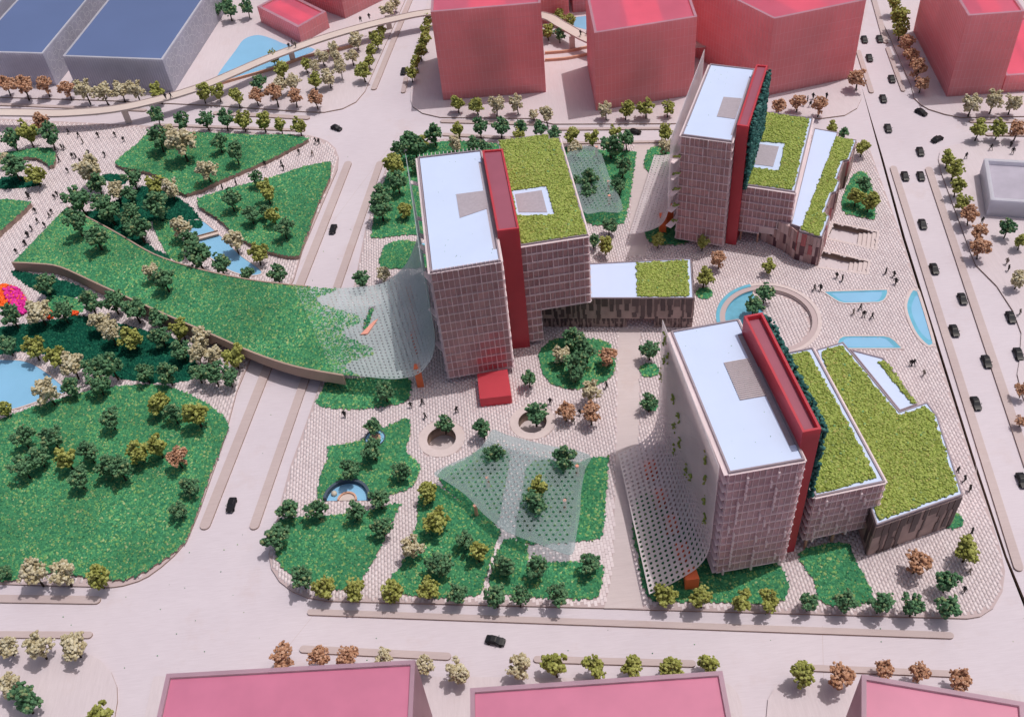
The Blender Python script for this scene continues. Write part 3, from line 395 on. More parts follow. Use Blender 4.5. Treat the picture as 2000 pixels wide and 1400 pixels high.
def island_mat(name, stops, rough=0.8, spec=0.25, extra=None, interp='LINEAR', sub=0.0):
    """colour differs from piece to piece (random per mesh island)"""
    m, nt, b = nodes_of(name)
    g = nt.nodes.new('ShaderNodeNewGeometry')
    r = ramp(nt, stops, interp)
    nt.links.new(g.outputs['Random Per Island'], r.inputs[0])
    col = r.outputs[0]
    if extra:
        n = noise(nt, extra[0], 3, 0.6)
        r2 = ramp(nt, [(0.3, (extra[1],) * 3), (0.7, (extra[2],) * 3)])
        nt.links.new(n.outputs[0], r2.inputs[0])
        col = mixc(nt, 1.0, col, r2.outputs[0], 'MULTIPLY')
    nt.links.new(col, b.inputs['Base Color'])
    setp(b, Roughness=rough)
    b.inputs['Specular IOR Level'].default_value = spec
    if sub:
        tr = nt.nodes.new('ShaderNodeBsdfTranslucent')
        nt.links.new(col, tr.inputs['Color'])
        mx = nt.nodes.new('ShaderNodeMixShader')
        mx.inputs[0].default_value = sub
        out = nt.nodes['Material Output']
        nt.links.new(b.outputs[0], mx.inputs[1])
        nt.links.new(tr.outputs[0], mx.inputs[2])
        nt.links.new(mx.outputs[0], out.inputs[0])
    return m
island_mat('brick', [(0, (0.64, 0.55, 0.575)), (0.5, (0.685, 0.595, 0.62)), (1, (0.725, 0.64, 0.665))], 0.85, 0.2, (0.05, 0.94, 1.05))
island_mat('brick bed', [(0, (0.48, 0.385, 0.395)), (1, (0.48, 0.385, 0.395))], 0.9)
island_mat('grass', [(0, (0.025, 0.15, 0.085)), (0.35, (0.055, 0.24, 0.115)), (0.7, (0.09, 0.30, 0.13)), (0.9, (0.20, 0.34, 0.11)), (1, (0.33, 0.40, 0.20))], 0.9, 0.15, (0.07, 0.72, 1.28))
island_mat('grass bed', [(0, (0.05, 0.21, 0.10)), (1, (0.05, 0.21, 0.10))], 0.95, 0.1, (1.2, 0.6, 1.2))
island_mat('ground cover', [(0, (0.002, 0.045, 0.03)), (0.6, (0.004, 0.085, 0.055)), (1, (0.02, 0.14, 0.08))], 0.9, 0.15, (0.3, 0.8, 1.1))
island_mat('cover bed', [(0, (0.003, 0.06, 0.04)), (1, (0.003, 0.06, 0.04))], 0.95, 0.1)
island_mat('moss', [(0, (0.20, 0.265, 0.06)), (0.3, (0.27, 0.34, 0.075)), (0.75, (0.33, 0.40, 0.105)), (0.94, (0.39, 0.43, 0.13)), (0.975, (0.38, 0.34, 0.11)), (1, (0.16, 0.34, 0.15))], 0.85, 0.2, (0.35, 0.88, 1.1))
island_mat('moss bed', [(0, (0.20, 0.24, 0.05)), (1, (0.20, 0.24, 0.05))], 0.95, 0.1, (0.8, 0.7, 1.2))
island_mat('hedge', [(0, (0.012, 0.06, 0.06)), (0.6, (0.03, 0.125, 0.115)), (1, (0.09, 0.22, 0.20))], 0.85, 0.25)
island_mat('leaf dark', [(0, (0.05, 0.125, 0.065)), (0.45, (0.085, 0.195, 0.10)), (0.85, (0.135, 0.265, 0.13)), (1, (0.29, 0.32, 0.15))], 0.85, 0.2, (0.5, 0.85, 1.15))
island_mat('leaf olive', [(0, (0.18, 0.19, 0.04)), (0.5, (0.30, 0.32, 0.085)), (1, (0.40, 0.42, 0.14))], 0.85, 0.2, (0.5, 0.88, 1.1))
island_mat('leaf cream', [(0, (0.36, 0.30, 0.17)), (0.5, (0.52, 0.46, 0.30)), (1, (0.64, 0.60, 0.46))], 0.85, 0.2, (0.5, 0.88, 1.1))
island_mat('leaf tan', [(0, (0.32, 0.16, 0.09)), (0.5, (0.47, 0.26, 0.165)), (1, (0.58, 0.37, 0.26))], 0.85, 0.2, (0.5, 0.88, 1.1))
island_mat('petal orange', [(0, (0.75, 0.06, 0.01)), (1, (0.95, 0.20, 0.03))], 0.7)
island_mat('petal magenta', [(0, (0.55, 0.01, 0.22)), (1, (0.80, 0.05, 0.42))], 0.7)
island_mat('petal red', [(0, (0.70, 0.05, 0.01)), (1, (0.90, 0.15, 0.04))], 0.7)



def object_mat(name, stops, rough=0.5):
    """colour differs from object to object"""
    m, nt, b = nodes_of(name)
    oi = nt.nodes.new('ShaderNodeObjectInfo')
    r = ramp(nt, stops, 'CONSTANT')
    n = noise(nt, 0.8, 3, 0.6, stretch=(1, 1, 0.2))
    r2 = ramp(nt, [(0.3, (0.85,) * 3), (0.7, (1.12,) * 3)])
    nt.links.new(oi.outputs['Random'], r.inputs[0])
    nt.links.new(n.outputs[0], r2.inputs[0])
    nt.links.new(mixc(nt, 1.0, r.outputs[0], r2.outputs[0], 'MULTIPLY'), b.inputs['Base Color'])
    setp(b, Roughness=rough)
    return m
object_mat('cladding', [(0, (0.06, 0.035, 0.04)), (0.3, (0.10, 0.06, 0.065)), (0.55, (0.27, 0.18, 0.17)), (0.72, (0.36, 0.25, 0.24)), (0.85, (0.15, 0.09, 0.09))])
object_mat('plank dark', [(0, (0.075, 0.045, 0.05)), (0.4, (0.10, 0.062, 0.066)), (0.75, (0.135, 0.085, 0.085))])
object_mat('cladding red', [(0, (0.44, 0.27, 0.26)), (0.4, (0.52, 0.35, 0.34)), (0.62, (0.12, 0.045, 0.06)), (0.74, (0.45, 0.11, 0.12)), (0.85, (0.60, 0.43, 0.42))])
def plain(name, col, rough=0.6, spec=0.4, coat=0.0, var=0.06, vs=0.6, metal=0.0):
    m, nt, b = nodes_of(name)
    n = noise(nt, vs, 3, 0.6)
    r = ramp(nt, [(0.3, tuple(c * (1 - var) for c in col)), (0.7, tuple(min(1, c * (1 + var)) for c in col))])
    nt.links.new(n.outputs[0], r.inputs[0])
    nt.links.new(r.outputs[0], b.inputs['Base Color'])
    setp(b, Roughness=rough, Metallic=metal)
    b.inputs['Specular IOR Level'].default_value = spec
    b.inputs['Coat Weight'].default_value = coat
    return m
plain('white card', (0.55, 0.65, 0.88), 0.55, 0.4, 0, 0.02, 0.15)
plain('grey vent', (0.38, 0.34, 0.39), 0.6, 0.3, 0, 0.08, 1.5)
plain('water', (0.235, 0.49, 0.73), 0.25, 0.5, 0.3, 0.05, 0.1)
plain('pool blue', (0.13, 0.42, 0.58), 0.4, 0.4, 0, 0.10, 0.4)
plain('pool floor', (0.14, 0.40, 0.55), 0.3, 0.5, 0.2, 0.12, 0.5)
plain('bark', (0.05, 0.035, 0.025), 0.9, 0.2, 0, 0.3, 3)
plain('figure black', (0.014, 0.012, 0.014), 0.55, 0.3)
plain('figure grey', (0.20, 0.17, 0.15), 0.7, 0.3)
plain('car paint', (0.006, 0.006, 0.009), 0.45, 0.3, 0.1, 0.02)
plain('car glass', (0.015, 0.016, 0.022), 0.5, 0.25)
plain('tyre', (0.01, 0.01, 0.01), 0.9, 0.2)
plain('orange post', (0.80, 0.17, 0.06), 0.4, 0.4)
plain('salmon post', (0.80, 0.36, 0.28), 0.45, 0.4)
plain('wood post', (0.62, 0.36, 0.26), 0.6, 0.3)
plain('slate roof', (0.10, 0.145, 0.30), 0.45, 0.5, 0.2, 0.10, 0.02)
plain('rock', (0.55, 0.50, 0.42), 0.9, 0.2)
plain('pond wall', (0.06, 0.09, 0.13), 0.6, 0.3)
plain('core brown', (0.72, 0.56, 0.56), 0.6, 0.3, 0, 0.15, 0.2)
plain('pane brown', (0.58, 0.36, 0.35), 0.3, 0.5, 0.2, 0.22, 0.35)
plain('plank back', (0.40, 0.29, 0.27), 0.6, 0.3, 0, 0.2, 0.3)
plain('grey roof', (0.40, 0.37, 0.45), 0.5, 0.4, 0, 0.1, 0.2)
plain('trim grey', (0.46, 0.40, 0.42), 0.5, 0.4)

def acrylic(name, col, clear, trans=0.35, rough=0.35, spec=0.5):
    """frosted acrylic: part clear, part scattering, lets light through"""
    m, nt, b = nodes_of(name)
    setp(b, Base_Color=(*col, 1), Roughness=rough)
    b.inputs['Specular IOR Level'].default_value = spec
    n = noise(nt, 0.12, 3, 0.6)
    r = ramp(nt, [(0.3, tuple(c * 0.92 for c in col)), (0.7, tuple(min(1, c * 1.06) for c in col))])
    nt.links.new(n.outputs[0], r.inputs[0])
    nt.links.new(r.outputs[0], b.inputs['Base Color'])
    tr = nt.nodes.new('ShaderNodeBsdfTranslucent')
    nt.links.new(r.outputs[0], tr.inputs[0])
    m1 = nt.nodes.new('ShaderNodeMixShader')
    m1.inputs[0].default_value = trans
    nt.links.new(b.outputs[0], m1.inputs[1])
    nt.links.new(tr.outputs[0], m1.inputs[2])
    tp = nt.nodes.new('ShaderNodeBsdfTransparent')
    tp.inputs[0].default_value = (*[min(1, 0.5 + 0.5 * c) for c in col], 1)
    m2 = nt.nodes.new('ShaderNodeMixShader')
    m2.inputs[0].default_value = clear
    nt.links.new(m1.outputs[0], m2.inputs[1])
    nt.links.new(tp.outputs[0], m2.inputs[2])
    nt.links.new(m2.outputs[0], nt.nodes['Material Output'].inputs[0])
    return m
acrylic('clear acrylic', (0.80, 0.80, 0.82), 0.52, 0.4)
acrylic('screen acrylic', (0.96, 0.89, 0.91), 0.34, 0.45)
acrylic('canopy acrylic', (0.66, 0.76, 0.79), 0.72, 0.45)
acrylic('facade acrylic', (0.90, 0.72, 0.75), 0.72, 0.45)
acrylic('sheet acrylic', (0.78, 0.86, 0.88), 0.46, 0.45)
acrylic('frosted acrylic', (0.98, 0.84, 0.88), 0.70, 0.35)
acrylic('ledge acrylic', (0.97, 0.85, 0.88), 0.06, 0.35)
acrylic('parapet acrylic', (0.52, 0.44, 0.49), 0.25, 0.3)
acrylic('red acrylic', (0.76, 0.095, 0.13), 0.06, 0.42, 0.40)
acrylic('red trough', (0.40, 0.12, 0.18), 0.05, 0.2, 0.4)
acrylic('pink wall', (0.99, 0.52, 0.55), 0.15, 0.50, 0.45)
acrylic('pink rim', (0.60, 0.40, 0.50), 0.15, 0.4, 0.4)
acrylic('pink roof', (0.97, 0.30, 0.47), 0.36, 0.45, 0.35)
acrylic('pink line', (0.99, 0.70, 0.74), 0.05, 0.45)
acrylic('pink core', (0.97, 0.13, 0.13), 0.0, 0.35)
acrylic('hall wall', (0.80, 0.79, 0.88), 0.20, 0.5, 0.4)
acrylic('hall line', (0.84, 0.84, 0.92), 0.10, 0.5)
acrylic('grey wall', (0.80, 0.80, 0.87), 0.18, 0.45)

# ------------------------------------------------------------------ object helpers
def V3(p, z=None):
    return Vector((p[0], p[1], p[2] if z is None and len(p) > 2 else (z or 0.0)))
def obj(name, verts, faces, mat, parent=None, smooth=False, kind=None, link=True):
    me = bpy.data.meshes.new(name)
    me.from_pydata([tuple(v) for v in verts], [], faces)
    mats = mat if isinstance(mat, (list, tuple)) else [mat]
    for mm in mats:
        me.materials.append(MATS[mm])
    if smooth:
        me.polygons.foreach_set('use_smooth', [True] * len(me.polygons))
    return link_obj(name, me, parent, kind)
def link_obj(name, me, parent=None, kind=None):
    o = bpy.data.objects.new(name, me)
    COL.objects.link(o)
    if parent is not None:
        o.parent = parent
        if parent.type == 'EMPTY':
            o.matrix_parent_inverse = Matrix.Translation(-parent.location)
    if kind:
        o['kind'] = kind
    return o
LABELS = set()
def tag(o, label, cat, group=None):
    n = len(label.split())
    assert 4 <= n <= 16, label
    o['label'] = label
    o['category'] = cat
    if group:
        o['group'] = group
    return o
def thing(name, label, cat, loc, group=None):
    e = bpy.data.objects.new(name, None)
    e.empty_display_size = 0.5
    COL.objects.link(e)
    e.location = loc
    return tag(e, label, cat, group)
def structure(o):
    o['kind'] = 'structure'
    return o
class MB:
    """collects pieces into one mesh"""
    def __init__(s):
        s.v = []; s.f = []; s.mi = []
    def add(s, vs, fs, mi=0):
        n = len(s.v)
        s.v += [tuple(v) for v in vs]
        s.f += [tuple(i + n for i in f) for f in fs]
        s.mi += [mi] * len(fs)
    def box(s, c, ax, ay, az, hx, hy, hz, mi=0):
        c = Vector(c)
        vs = [c + ax * (hx * i) + ay * (hy * j) + az * (hz * k) for i in (-1, 1) for j in (-1, 1) for k in (-1, 1)]
        s.add(vs, [(0, 1, 3, 2), (4, 6, 7, 5), (0, 4, 5, 1), (2, 3, 7, 6), (0, 2, 6, 4), (1, 5, 7, 3)], mi)
    def prism(s, poly, z0, z1, mi=0, mi_side=None):
        ps = [(p[0], p[1]) for p in poly]
        if area2(ps) < 0:
            ps = ps[::-1]
        n = len(ps)
        vs = [(x, y, z0) for x, y in ps] + [(x, y, z1) for x, y in ps]
        s.add(vs, [tuple(range(n, 2 * n)), tuple(range(n - 1, -1, -1))], mi)
        s.add(vs, [(i, (i + 1) % n, (i + 1) % n + n, i + n) for i in range(n)], mi if mi_side is None else mi_side)
    def build(s, name, mat, parent=None, smooth=False, kind=None):
        o = obj(name, s.v, s.f, mat, parent, smooth, kind)
        if any(s.mi):
            o.data.polygons.foreach_set('material_index', s.mi)
        return o
Z = Vector((0, 0, 1))
def area2(ps):
    return sum(ps[i][0] * ps[(i + 1) % len(ps)][1] - ps[(i + 1) % len(ps)][0] * ps[i][1] for i in range(len(ps)))
def inside(poly, x, y):
    """numpy point-in-polygon"""
    x = np.asarray(x); y = np.asarray(y)
    res = np.zeros(x.shape, bool)
    n = len(poly)
    for i in range(n):
        x0, y0 = poly[i][0], poly[i][1]
        x1, y1 = poly[(i + 1) % n][0], poly[(i + 1) % n][1]
        if y0 == y1:
            continue
        c = ((y0 > y) != (y1 > y)) & (x < (x1 - x0) * (y - y0) / (y1 - y0) + x0)
        res ^= c
    return res
def smooth_loop(pts, n=4, closed=True):
    out = []
    m = len(pts)
    rngi = range(m) if closed else range(m - 1)
    for i in rngi:
        if closed:
            p0, p1, p2, p3 = [Vector(pts[(i + k) % m]) for k in (-1, 0, 1, 2)]
        else:
            p1, p2 = Vector(pts[i]), Vector(pts[i + 1])
            p0 = Vector(pts[i - 1]) if i else p1 * 2 - p2
            p3 = Vector(pts[i + 2]) if i + 2 < m else p2 * 2 - p1
        for k in range(n):
            t = k / n
            out.append(0.5 * ((2 * p1) + (p2 - p0) * t + (2 * p0 - 5 * p1 + 4 * p2 - p3) * t * t + (3 * p1 - p0 - 3 * p2 + p3) * t ** 3))
    if not closed:
        out.append(Vector(pts[-1]))
    return out
def circle(c, r, n=40, a0=0.0, a1=2 * math.pi):
    full = abs(a1 - a0 - 2 * math.pi) < 1e-6
    k = n if full else n + 1
    return [(c[0] + r * math.cos(a0 + (a1 - a0) * i / n), c[1] + r * math.sin(a0 + (a1 - a0) * i / n)) for i in range(k)]
def cdt(outer, holes=()):
    """triangles of a polygon with holes"""
    vs = []; es = []
    for loop in [outer] + list(holes):
        n0 = len(vs)
        vs += [Vector((p[0], p[1])) for p in loop]
        es += [(n0 + i, n0 + (i + 1) % len(loop)) for i in range(len(loop))]
    v, e, f, *_ = delaunay_2d_cdt(vs, es, [], 1, 1e-4)
    if not f:
        return v, []
    cx = np.array([sum(v[i].x for i in t) / len(t) for t in f])
    cy = np.array([sum(v[i].y for i in t) / len(t) for t in f])
    keep = inside(outer, cx, cy)
    for h in holes:
        keep &= ~inside(h, cx, cy)
    out = []
    for t, k in zip(f, keep):
        if k:
            t = list(t)
            if area2([v[i] for i in t]) < 0:
                t.reverse()
            out.append(tuple(t))
    return v, out
def slab(name, outer, z0, z1, mat, holes=(), parent=None, side=None, hole_depth=None, kind=None, side_holes=True):
    """flat plate with holes: top, edges, hole walls"""
    v, f = cdt(outer, holes)
    mb = MB()
    mb.add([(p.x, p.y, z1) for p in v], f, 0)
    loops = [outer] + (list(holes) if side_holes else [])
    for li, loop in enumerate(loops):
        ps = [(p[0], p[1]) for p in loop]
        ccw = area2(ps) > 0
        if (li == 0) != ccw:
            ps = ps[::-1]
        n = len(ps)
        vs = [(x, y, z0) for x, y in ps] + [(x, y, z1) for x, y in ps]
        mb.add(vs, [(i, (i + 1) % n, (i + 1) % n + n, i + n) for i in range(n)], 1)
    return mb.build(name, [mat, side or mat], parent, kind=kind)
def shrink(poly, d):
    """move the corners of a polygon inwards"""
    ps = [Vector((p[0], p[1])) for p in poly]
    if area2(ps) < 0:
        ps.reverse()
    out = []
    n = len(ps)
    for i in range(n):
        a, b, c = ps[i - 1], ps[i], ps[(i + 1) % n]
        d1 = (b - a).normalized(); d2 = (c - b).normalized()
        n1 = Vector((-d1.y, d1.x)); n2 = Vector((-d2.y, d2.x))
        bis = n1 + n2
        l = bis.length
        if l < 0.2:
            out.append(b + n1 * d)
        else:
            bis /= l
            out.append(b + bis * (d / max(0.35, bis.dot(n1))))
    return out
def sample(poly, dens, holes=()):
    xs = [p[0] for p in poly]; ys = [p[1] for p in poly]
    x0, x1, y0, y1 = min(xs), max(xs), min(ys), max(ys)
    n = int((x1 - x0) * (y1 - y0) * dens)
    x = rng.uniform(x0, x1, n); y = rng.uniform(y0, y1, n)
    k = inside(poly, x, y)
    for h in holes:
        k &= ~inside(h, x, y)
    return x[k], y[k]
OCT_V = np.array([(1, 0, 0), (-1, 0, 0), (0, 1, 0), (0, -1, 0), (0, 0, 1)], float)
OCT_F = np.array([(0, 2, 4), (2, 1, 4), (1, 3, 4), (3, 0, 4)])
def tufts(name, x, y, z, size, height, mat, parent, jitter=0.5):
    """many small leaning tufts as one mesh"""
    n = len(x)
    if n == 0:
        return None
    a = rng.uniform(0, 6.283, n); s = size * rng.uniform(0.55, 1.35, n); h = height * rng.uniform(0.4, 1.4, n)
    asp = rng.uniform(0.35, 1.0, n)
    v = np.repeat(OCT_V[None], n, 0)
    v[:, :, 0] *= s[:, None]; v[:, :, 1] *= (s * asp)[:, None]
    v[:, :, 2] *= h[:, None]
    v[:, 4, 0] += s * rng.uniform(-jitter, jitter, n) * 1.4
    v[:, 4, 1] += s * rng.uniform(-jitter, jitter, n) * 1.4
    ca, sa = np.cos(a)[:, None], np.sin(a)[:, None]
    X = v[:, :, 0] * ca - v[:, :, 1] * sa + x[:, None]
    Y = v[:, :, 0] * sa + v[:, :, 1] * ca + y[:, None]
    Zz = v[:, :, 2] + (z if np.isscalar(z) else z[:, None]) - 0.02
    vs = np.stack([X, Y, Zz], -1).reshape(-1, 3)
    fs = (OCT_F[None] + (np.arange(n) * 5)[:, None, None]).reshape(-1, 3)
    return np_mesh(name, vs, fs, mat, parent, 'stuff')
def np_mesh(name, vs, fs, mat, parent=None, kind=None):
    me = bpy.data.meshes.new(name)
    k = fs.shape[1]
    me.vertices.add(len(vs)); me.vertices.foreach_set('co', vs.astype(np.float32).ravel())
    me.loops.add(fs.size); me.loops.foreach_set('vertex_index', fs.astype(np.int32).ravel())
    me.polygons.add(len(fs)); me.polygons.foreach_set('loop_start', np.arange(0, fs.size, k, dtype=np.int32))
    me.polygons.foreach_set('loop_total', np.full(len(fs), k, np.int32))
    me.materials.append(MATS[mat])
    me.update(calc_edges=True)
    return link_obj(name, me, parent, kind)
ICO = None
def ico():
    global ICO
    if ICO is None:
        bm = bmesh.new()
        bmesh.ops.create_icosphere(bm, subdivisions=1, radius=1.0)
        ICO = (np.array([v.co[:] for v in bm.verts]), np.array([[v.index for v in f.verts] for f in bm.faces]))
        bm.free()
    return ICO
def blobs(centres, radii, squash=0.85, jit=0.22, r=None):
    """rough little lumps as arrays"""
    r = r or rng
    v0, f0 = ico()
    n = len(centres)
    v = v0[None] * (1 + r.uniform(-jit, jit, (n, len(v0), 1)))
    v = v * np.asarray(radii)[:, None, None]
    v[:, :, 2] *= squash
    v = v + np.asarray(centres)[:, None, :]
    f = f0[None] + (np.arange(n) * len(v0))[:, None, None]
    return v.reshape(-1, 3), f.reshape(-1, 3)

# ------------------------------------------------------------------ the boards the model stands on
PL = 0.4                                    # height of the plots above the road
CIRC = (62.8, 173.1); CIRC_R = 12.5
RINGS = [((-17.75, 147.1), 5.25, 3.25), ((3.0, 149.0), 5.1, 3.2)]
pitA = [(p[0], p[1]) for p in D['pitA']]
pitB = [(p[0], p[1]) for p in D['pitB']]
circ_loop = circle(CIRC, CIRC_R - 2.2, 56)
ring_loops = [circle(c, ri, 28) for c, ro, ri in RINGS]
well_holes = [pitA, pitB, circ_loop] + ring_loops
site_poly = smooth_loop([(p[0], p[1], 0) for p in D['site'][:0]], 2) if False else [(p[0], p[1]) for p in D['site']]
crack = [(p[0], p[1]) for p in D['crack']]
# left board: everything left of the joint, right board beyond it
top_pt = (crack[0][0] + 10, 620.0); bot_pt = (crack[-1][0] + 4, -60.0)
left_edge = [bot_pt] + crack[::-1] + [top_pt]
west = [(-520, -60)] + left_edge + [(-520, 620)]
gap = [(0.0, 0.0), (0.05, 0), (0.6, 0), (0.7, 0), (0.55, 0), (0.5, 0), (0.75, 0), (0.6, 0)]
east_edge = [(bot_pt[0] + 0.6, bot_pt[1])] + [(c[0] + g[0], c[1] + 0.05) for c, g in zip(crack, gap)][::-1] + [top_pt]
east = [(520, 620), (520, -60)] + [] 
east = east_edge + [(520, 620), (520, -60)]
structure(slab('road_board', west, -0.8, 0.0, 'road board', well_holes, side='edge wood'))
o = structure(slab('avenue_board', east, -0.8, 0.0, 'road board', (), side='edge wood'))
structure(obj('table', [(-520, -60, -5), (520, -60, -5), (520, 620, -5), (-520, 620, -5)], [(0, 1, 2, 3)], 'dark gap'))

for (x0, y0, x1, y1) in [(52.5, 92.0, 44.0, 60.0), (-60.0, 86.0, -42.0, 110.0), (10.0, 90.5, 8.0, 78.0), (-92.0, 60.0, -86.0, 90.0), (100.0, 140.0, 82.0, 90.0), (-27.0, 268.0, -60.0, 200.0)]:
    a_, b_ = Vector((x0, y0)), Vector((x1, y1)); n_ = Vector((-(b_ - a_).y, (b_ - a_).x)).normalized() * 0.035
    structure(obj('board_seam', [(*(a_ + n_), 0.004), (*(a_ - n_), 0.004), (*(b_ - n_), 0.004), (*(b_ + n_), 0.004)], [(0, 1, 2, 3)], 'strip board'))
def plot(name, key, mat='plot board', holes=(), side='edge wood'):
    ps = [(p[0], p[1]) for p in D[key]]
    return structure(slab(name, ps, -0.02, PL, mat, holes, side=side))
plot('hall_pavement', 'hallplot')
plot('upper_pavement', 'pinkplot')
plot('corner_pavement', 'eastplot')
plot('right_pavement', 'eastlow')
plot('lower_left_pavement', 'lotsw')
plot('lower_pavement', 'lots')
plot('lower_right_pavement', 'lotse')
park = plot('park_pavement', 'park', 'brick bed')
site = plot('site_pavement', 'site', 'brick bed', well_holes)

# ------------------------------------------------------------------ lawns, ponds and other pieces that displace bricks
SITE_LAWNS = ['S1', 'S2', 'S3', 'S3b', 'S3c', 'S4', 'S5', 'S6', 'S8', 'S9', 'S11', 'S12', 'S13', 'S14', 'S14b', 'S15']
LAWN_LABEL = {
 'S1': 'green lawn around the half round blue pond', 'S2': 'green lawn at the lower left corner of the site',
 'S3': 'green lawn below the left half of the perforated canopy', 'S3b': 'lawn seen through the left half of the perforated canopy',
 'S3c': 'lawn under the right half of the perforated canopy', 'S4': 'narrow lawn at the bottom right of the perforated canopy',
 'S5': 'small lawn where the green ramp bridge ends', 'S6': 'round garden lawn behind the centre plaza',
 'S8': 'shaded lawn under the front right tower', 'S9': 'narrow lawn strip right of the front right tower',
 'S11': 'garden lawn left of the middle tower', 'S12': 'small lawn beside the left foot of the middle tower',
 'S13': 'garden lawn right of the middle tower', 'S14': 'small lawn behind the hanging sheet of the back tower',
 'S14b': 'dark little lawn in front of the back right tower', 'S15': 'planted bed beside the sunken courts'}
def lawn(label, pts, ztop, dens=7.0, z0=0.35, smooth=3, mat=('grass bed', 'grass'), name='lawn', size=0.34, height=0.30, side='edge wood', holes=()):
    loop = smooth_loop([(p[0], p[1], 0) for p in pts], smooth) if smooth else [Vector((p[0], p[1], 0)) for p in pts]
    cx = sum(p.x for p in loop) / len(loop); cy = sum(p.y for p in loop) / len(loop)
    e = thing(name, label, 'lawn', (cx, cy, z0))
    slab('turf_base', loop, z0, ztop, mat[0], holes, e, side=side)
    x, y = sample(loop, dens, holes)
    tufts('grass', x, y, ztop, size, height, mat[1], e)
    # a fringe that breaks the cut edge
    ex = []; 
    for i in range(len(loop)):
        a, b = loop[i], loop[(i + 1) % len(loop)]
        k = max(1, int((b - a).length * 2.2))
        for j in range(k):
            t = rng.uniform(0, 1)
            ex.append((a.x + (b.x - a.x) * t + rng.normal(0, 0.13), a.y + (b.y - a.y) * t + rng.normal(0, 0.13)))
    if ex:
        ex = np.array(ex)
        tufts('fringe', ex[:, 0], ex[:, 1], ztop - 0.05, size * 1.05, height, mat[1], e)
    return loop
HP = D['hp']; hp_c = (HP[0][0], HP[0][1]); hp_r = (Vector(HP[2][:2]) - Vector(HP[1][:2])).length / 2
hp_u = (Vector(HP[2][:2]) - Vector(HP[1][:2])).normalized()
hp_c = tuple((Vector(HP[1][:2]) + Vector(HP[2][:2])) / 2)
hp_a = math.atan2(hp_u.y, hp_u.x)
blockers = []
for k in SITE_LAWNS:
    blockers.append(lawn(LAWN_LABEL[k], D[k], 0.72, 6.5))
for i, (c, r_, lab) in enumerate(zip(D['circ_small'], (2.1, 1.9, 2.0, 1.6), ('small round lawn under the tree beside the pale path', 'small lawn beside the wing with the moss roof', 'little round lawn at the corner of the moss podium', 'small lawn behind the hanging perforated screen'))):
    blockers.append(lawn(lab, circle(c, r_, 10), 0.70, 7.0))
PATHS = []
def path(name, kl, kr):
    a = smooth_loop(D[kl], 4, False); b = smooth_loop(D[kr], 4, False)
    ps = [(p.x, p.y) for p in a] + [(p.x, p.y) for p in b][::-1]
    structure(slab(name, ps, 0.3, PL + 0.03, 'path board', side='edge wood'))
    PATHS.append(ps)
path('path', 'pathL', 'pathR'); path('path', 'path2L', 'path2R')

# ------------------------------------------------------------------ paving bricks
bl = 1.25; bw = 0.66; jt = 0.06
def brick_field(poly, blocks, ang, L=bl, W=bw):
    """centres of running-bond bricks that lie inside a polygon and outside blockers"""
    ca, sa = math.cos(ang), math.sin(ang)
    xs = np.array([p[0] for p in poly]); ys = np.array([p[1] for p in poly])
    u = xs * ca + ys * sa; v = -xs * sa + ys * ca
    cols = np.arange(u.min(), u.max(), W); rows = np.arange(v.min(), v.max(), L)
    U, Vv = np.meshgrid(cols, rows, indexing='ij')
    Vv = Vv + (np.arange(len(cols)) % 2)[:, None] * L / 2
    X = (U * ca - Vv * sa).ravel(); Y = (U * sa + Vv * ca).ravel()
    k = np.ones(len(X), bool)
    for du, dv in ((-.5, -.5), (.5, -.5), (-.5, .5), (.5, .5)):
        ox = du * W * ca - dv * L * sa; oy = du * W * sa + dv * L * ca
        k &= inside(poly, X + ox, Y + oy)
    for b in blocks:
        xs2 = [p[0] for p in b]; ys2 = [p[1] for p in b]
        near = (X > min(xs2) - 1) & (X < max(xs2) + 1) & (Y > min(ys2) - 1) & (Y < max(ys2) + 1)
        if near.any():
            idx = np.nonzero(near & k)[0]
            k[idx[inside(b, X[idx], Y[idx])]] = False
    return X[k], Y[k]
def bricks_mesh(name, X, Y, ang, z0, z1, parent, L=bl, W=bw):
    n = len(X)
    hx, hy = W / 2 - jt / 2, L / 2 - jt / 2
    base = np.array([(-hx, -hy, z0), (hx, -hy, z0), (hx, hy, z0), (-hx, hy, z0), (-hx, -hy, z1), (hx, -hy, z1), (hx, hy, z1), (-hx, hy, z1)])
    ca, sa = math.cos(ang), math.sin(ang)
    v = np.repeat(base[None], n, 0)
    v[:, 4:, 2] += rng.normal(0, 0.008, n)[:, None]
    x = v[:, :, 0] * ca - v[:, :, 1] * sa + X[:, None]; y = v[:, :, 0] * sa + v[:, :, 1] * ca + Y[:, None]
    vs = np.stack([x, y, v[:, :, 2]], -1).reshape(-1, 3)
    q = np.array([(4, 5, 6, 7), (0, 1, 5, 4), (1, 2, 6, 5), (2, 3, 7, 6), (3, 0, 4, 7)])
    fs = (q[None] + (np.arange(n) * 8)[:, None, None]).reshape(-1, 4)
    return np_mesh(name, vs, fs, 'brick', parent, 'stuff')
pool_loops = {k: [(p.x, p.y) for p in smooth_loop([(q[0], q[1], 0) for q in D[k]], 5)] if k == 'pool_c' else [(q[0], q[1]) for q in D[k]] for k in ('pool_a', 'pool_b', 'pool_c')}
halfpond = circle(hp_c, hp_r + 0.6, 20, hp_a, hp_a + math.pi)
site_blocks = blockers + PATHS + [pitA, pitB, circle(CIRC, CIRC_R, 40), halfpond] + [circle(c, ro, 28) for c, ro, ri in RINGS] + list(pool_loops.values())
SA = 0.02
BX, BY = brick_field(site_poly, site_blocks, SA)
order = np.argsort(np.hypot(BX - 10, BY - 95) + np.abs(rng.normal(0, 0.01, len(BX))))
near = order[:300]; far = order[300:]
bricks_mesh('brick_field', BX[far], BY[far], SA, PL - 0.02, PL + 0.07, site)
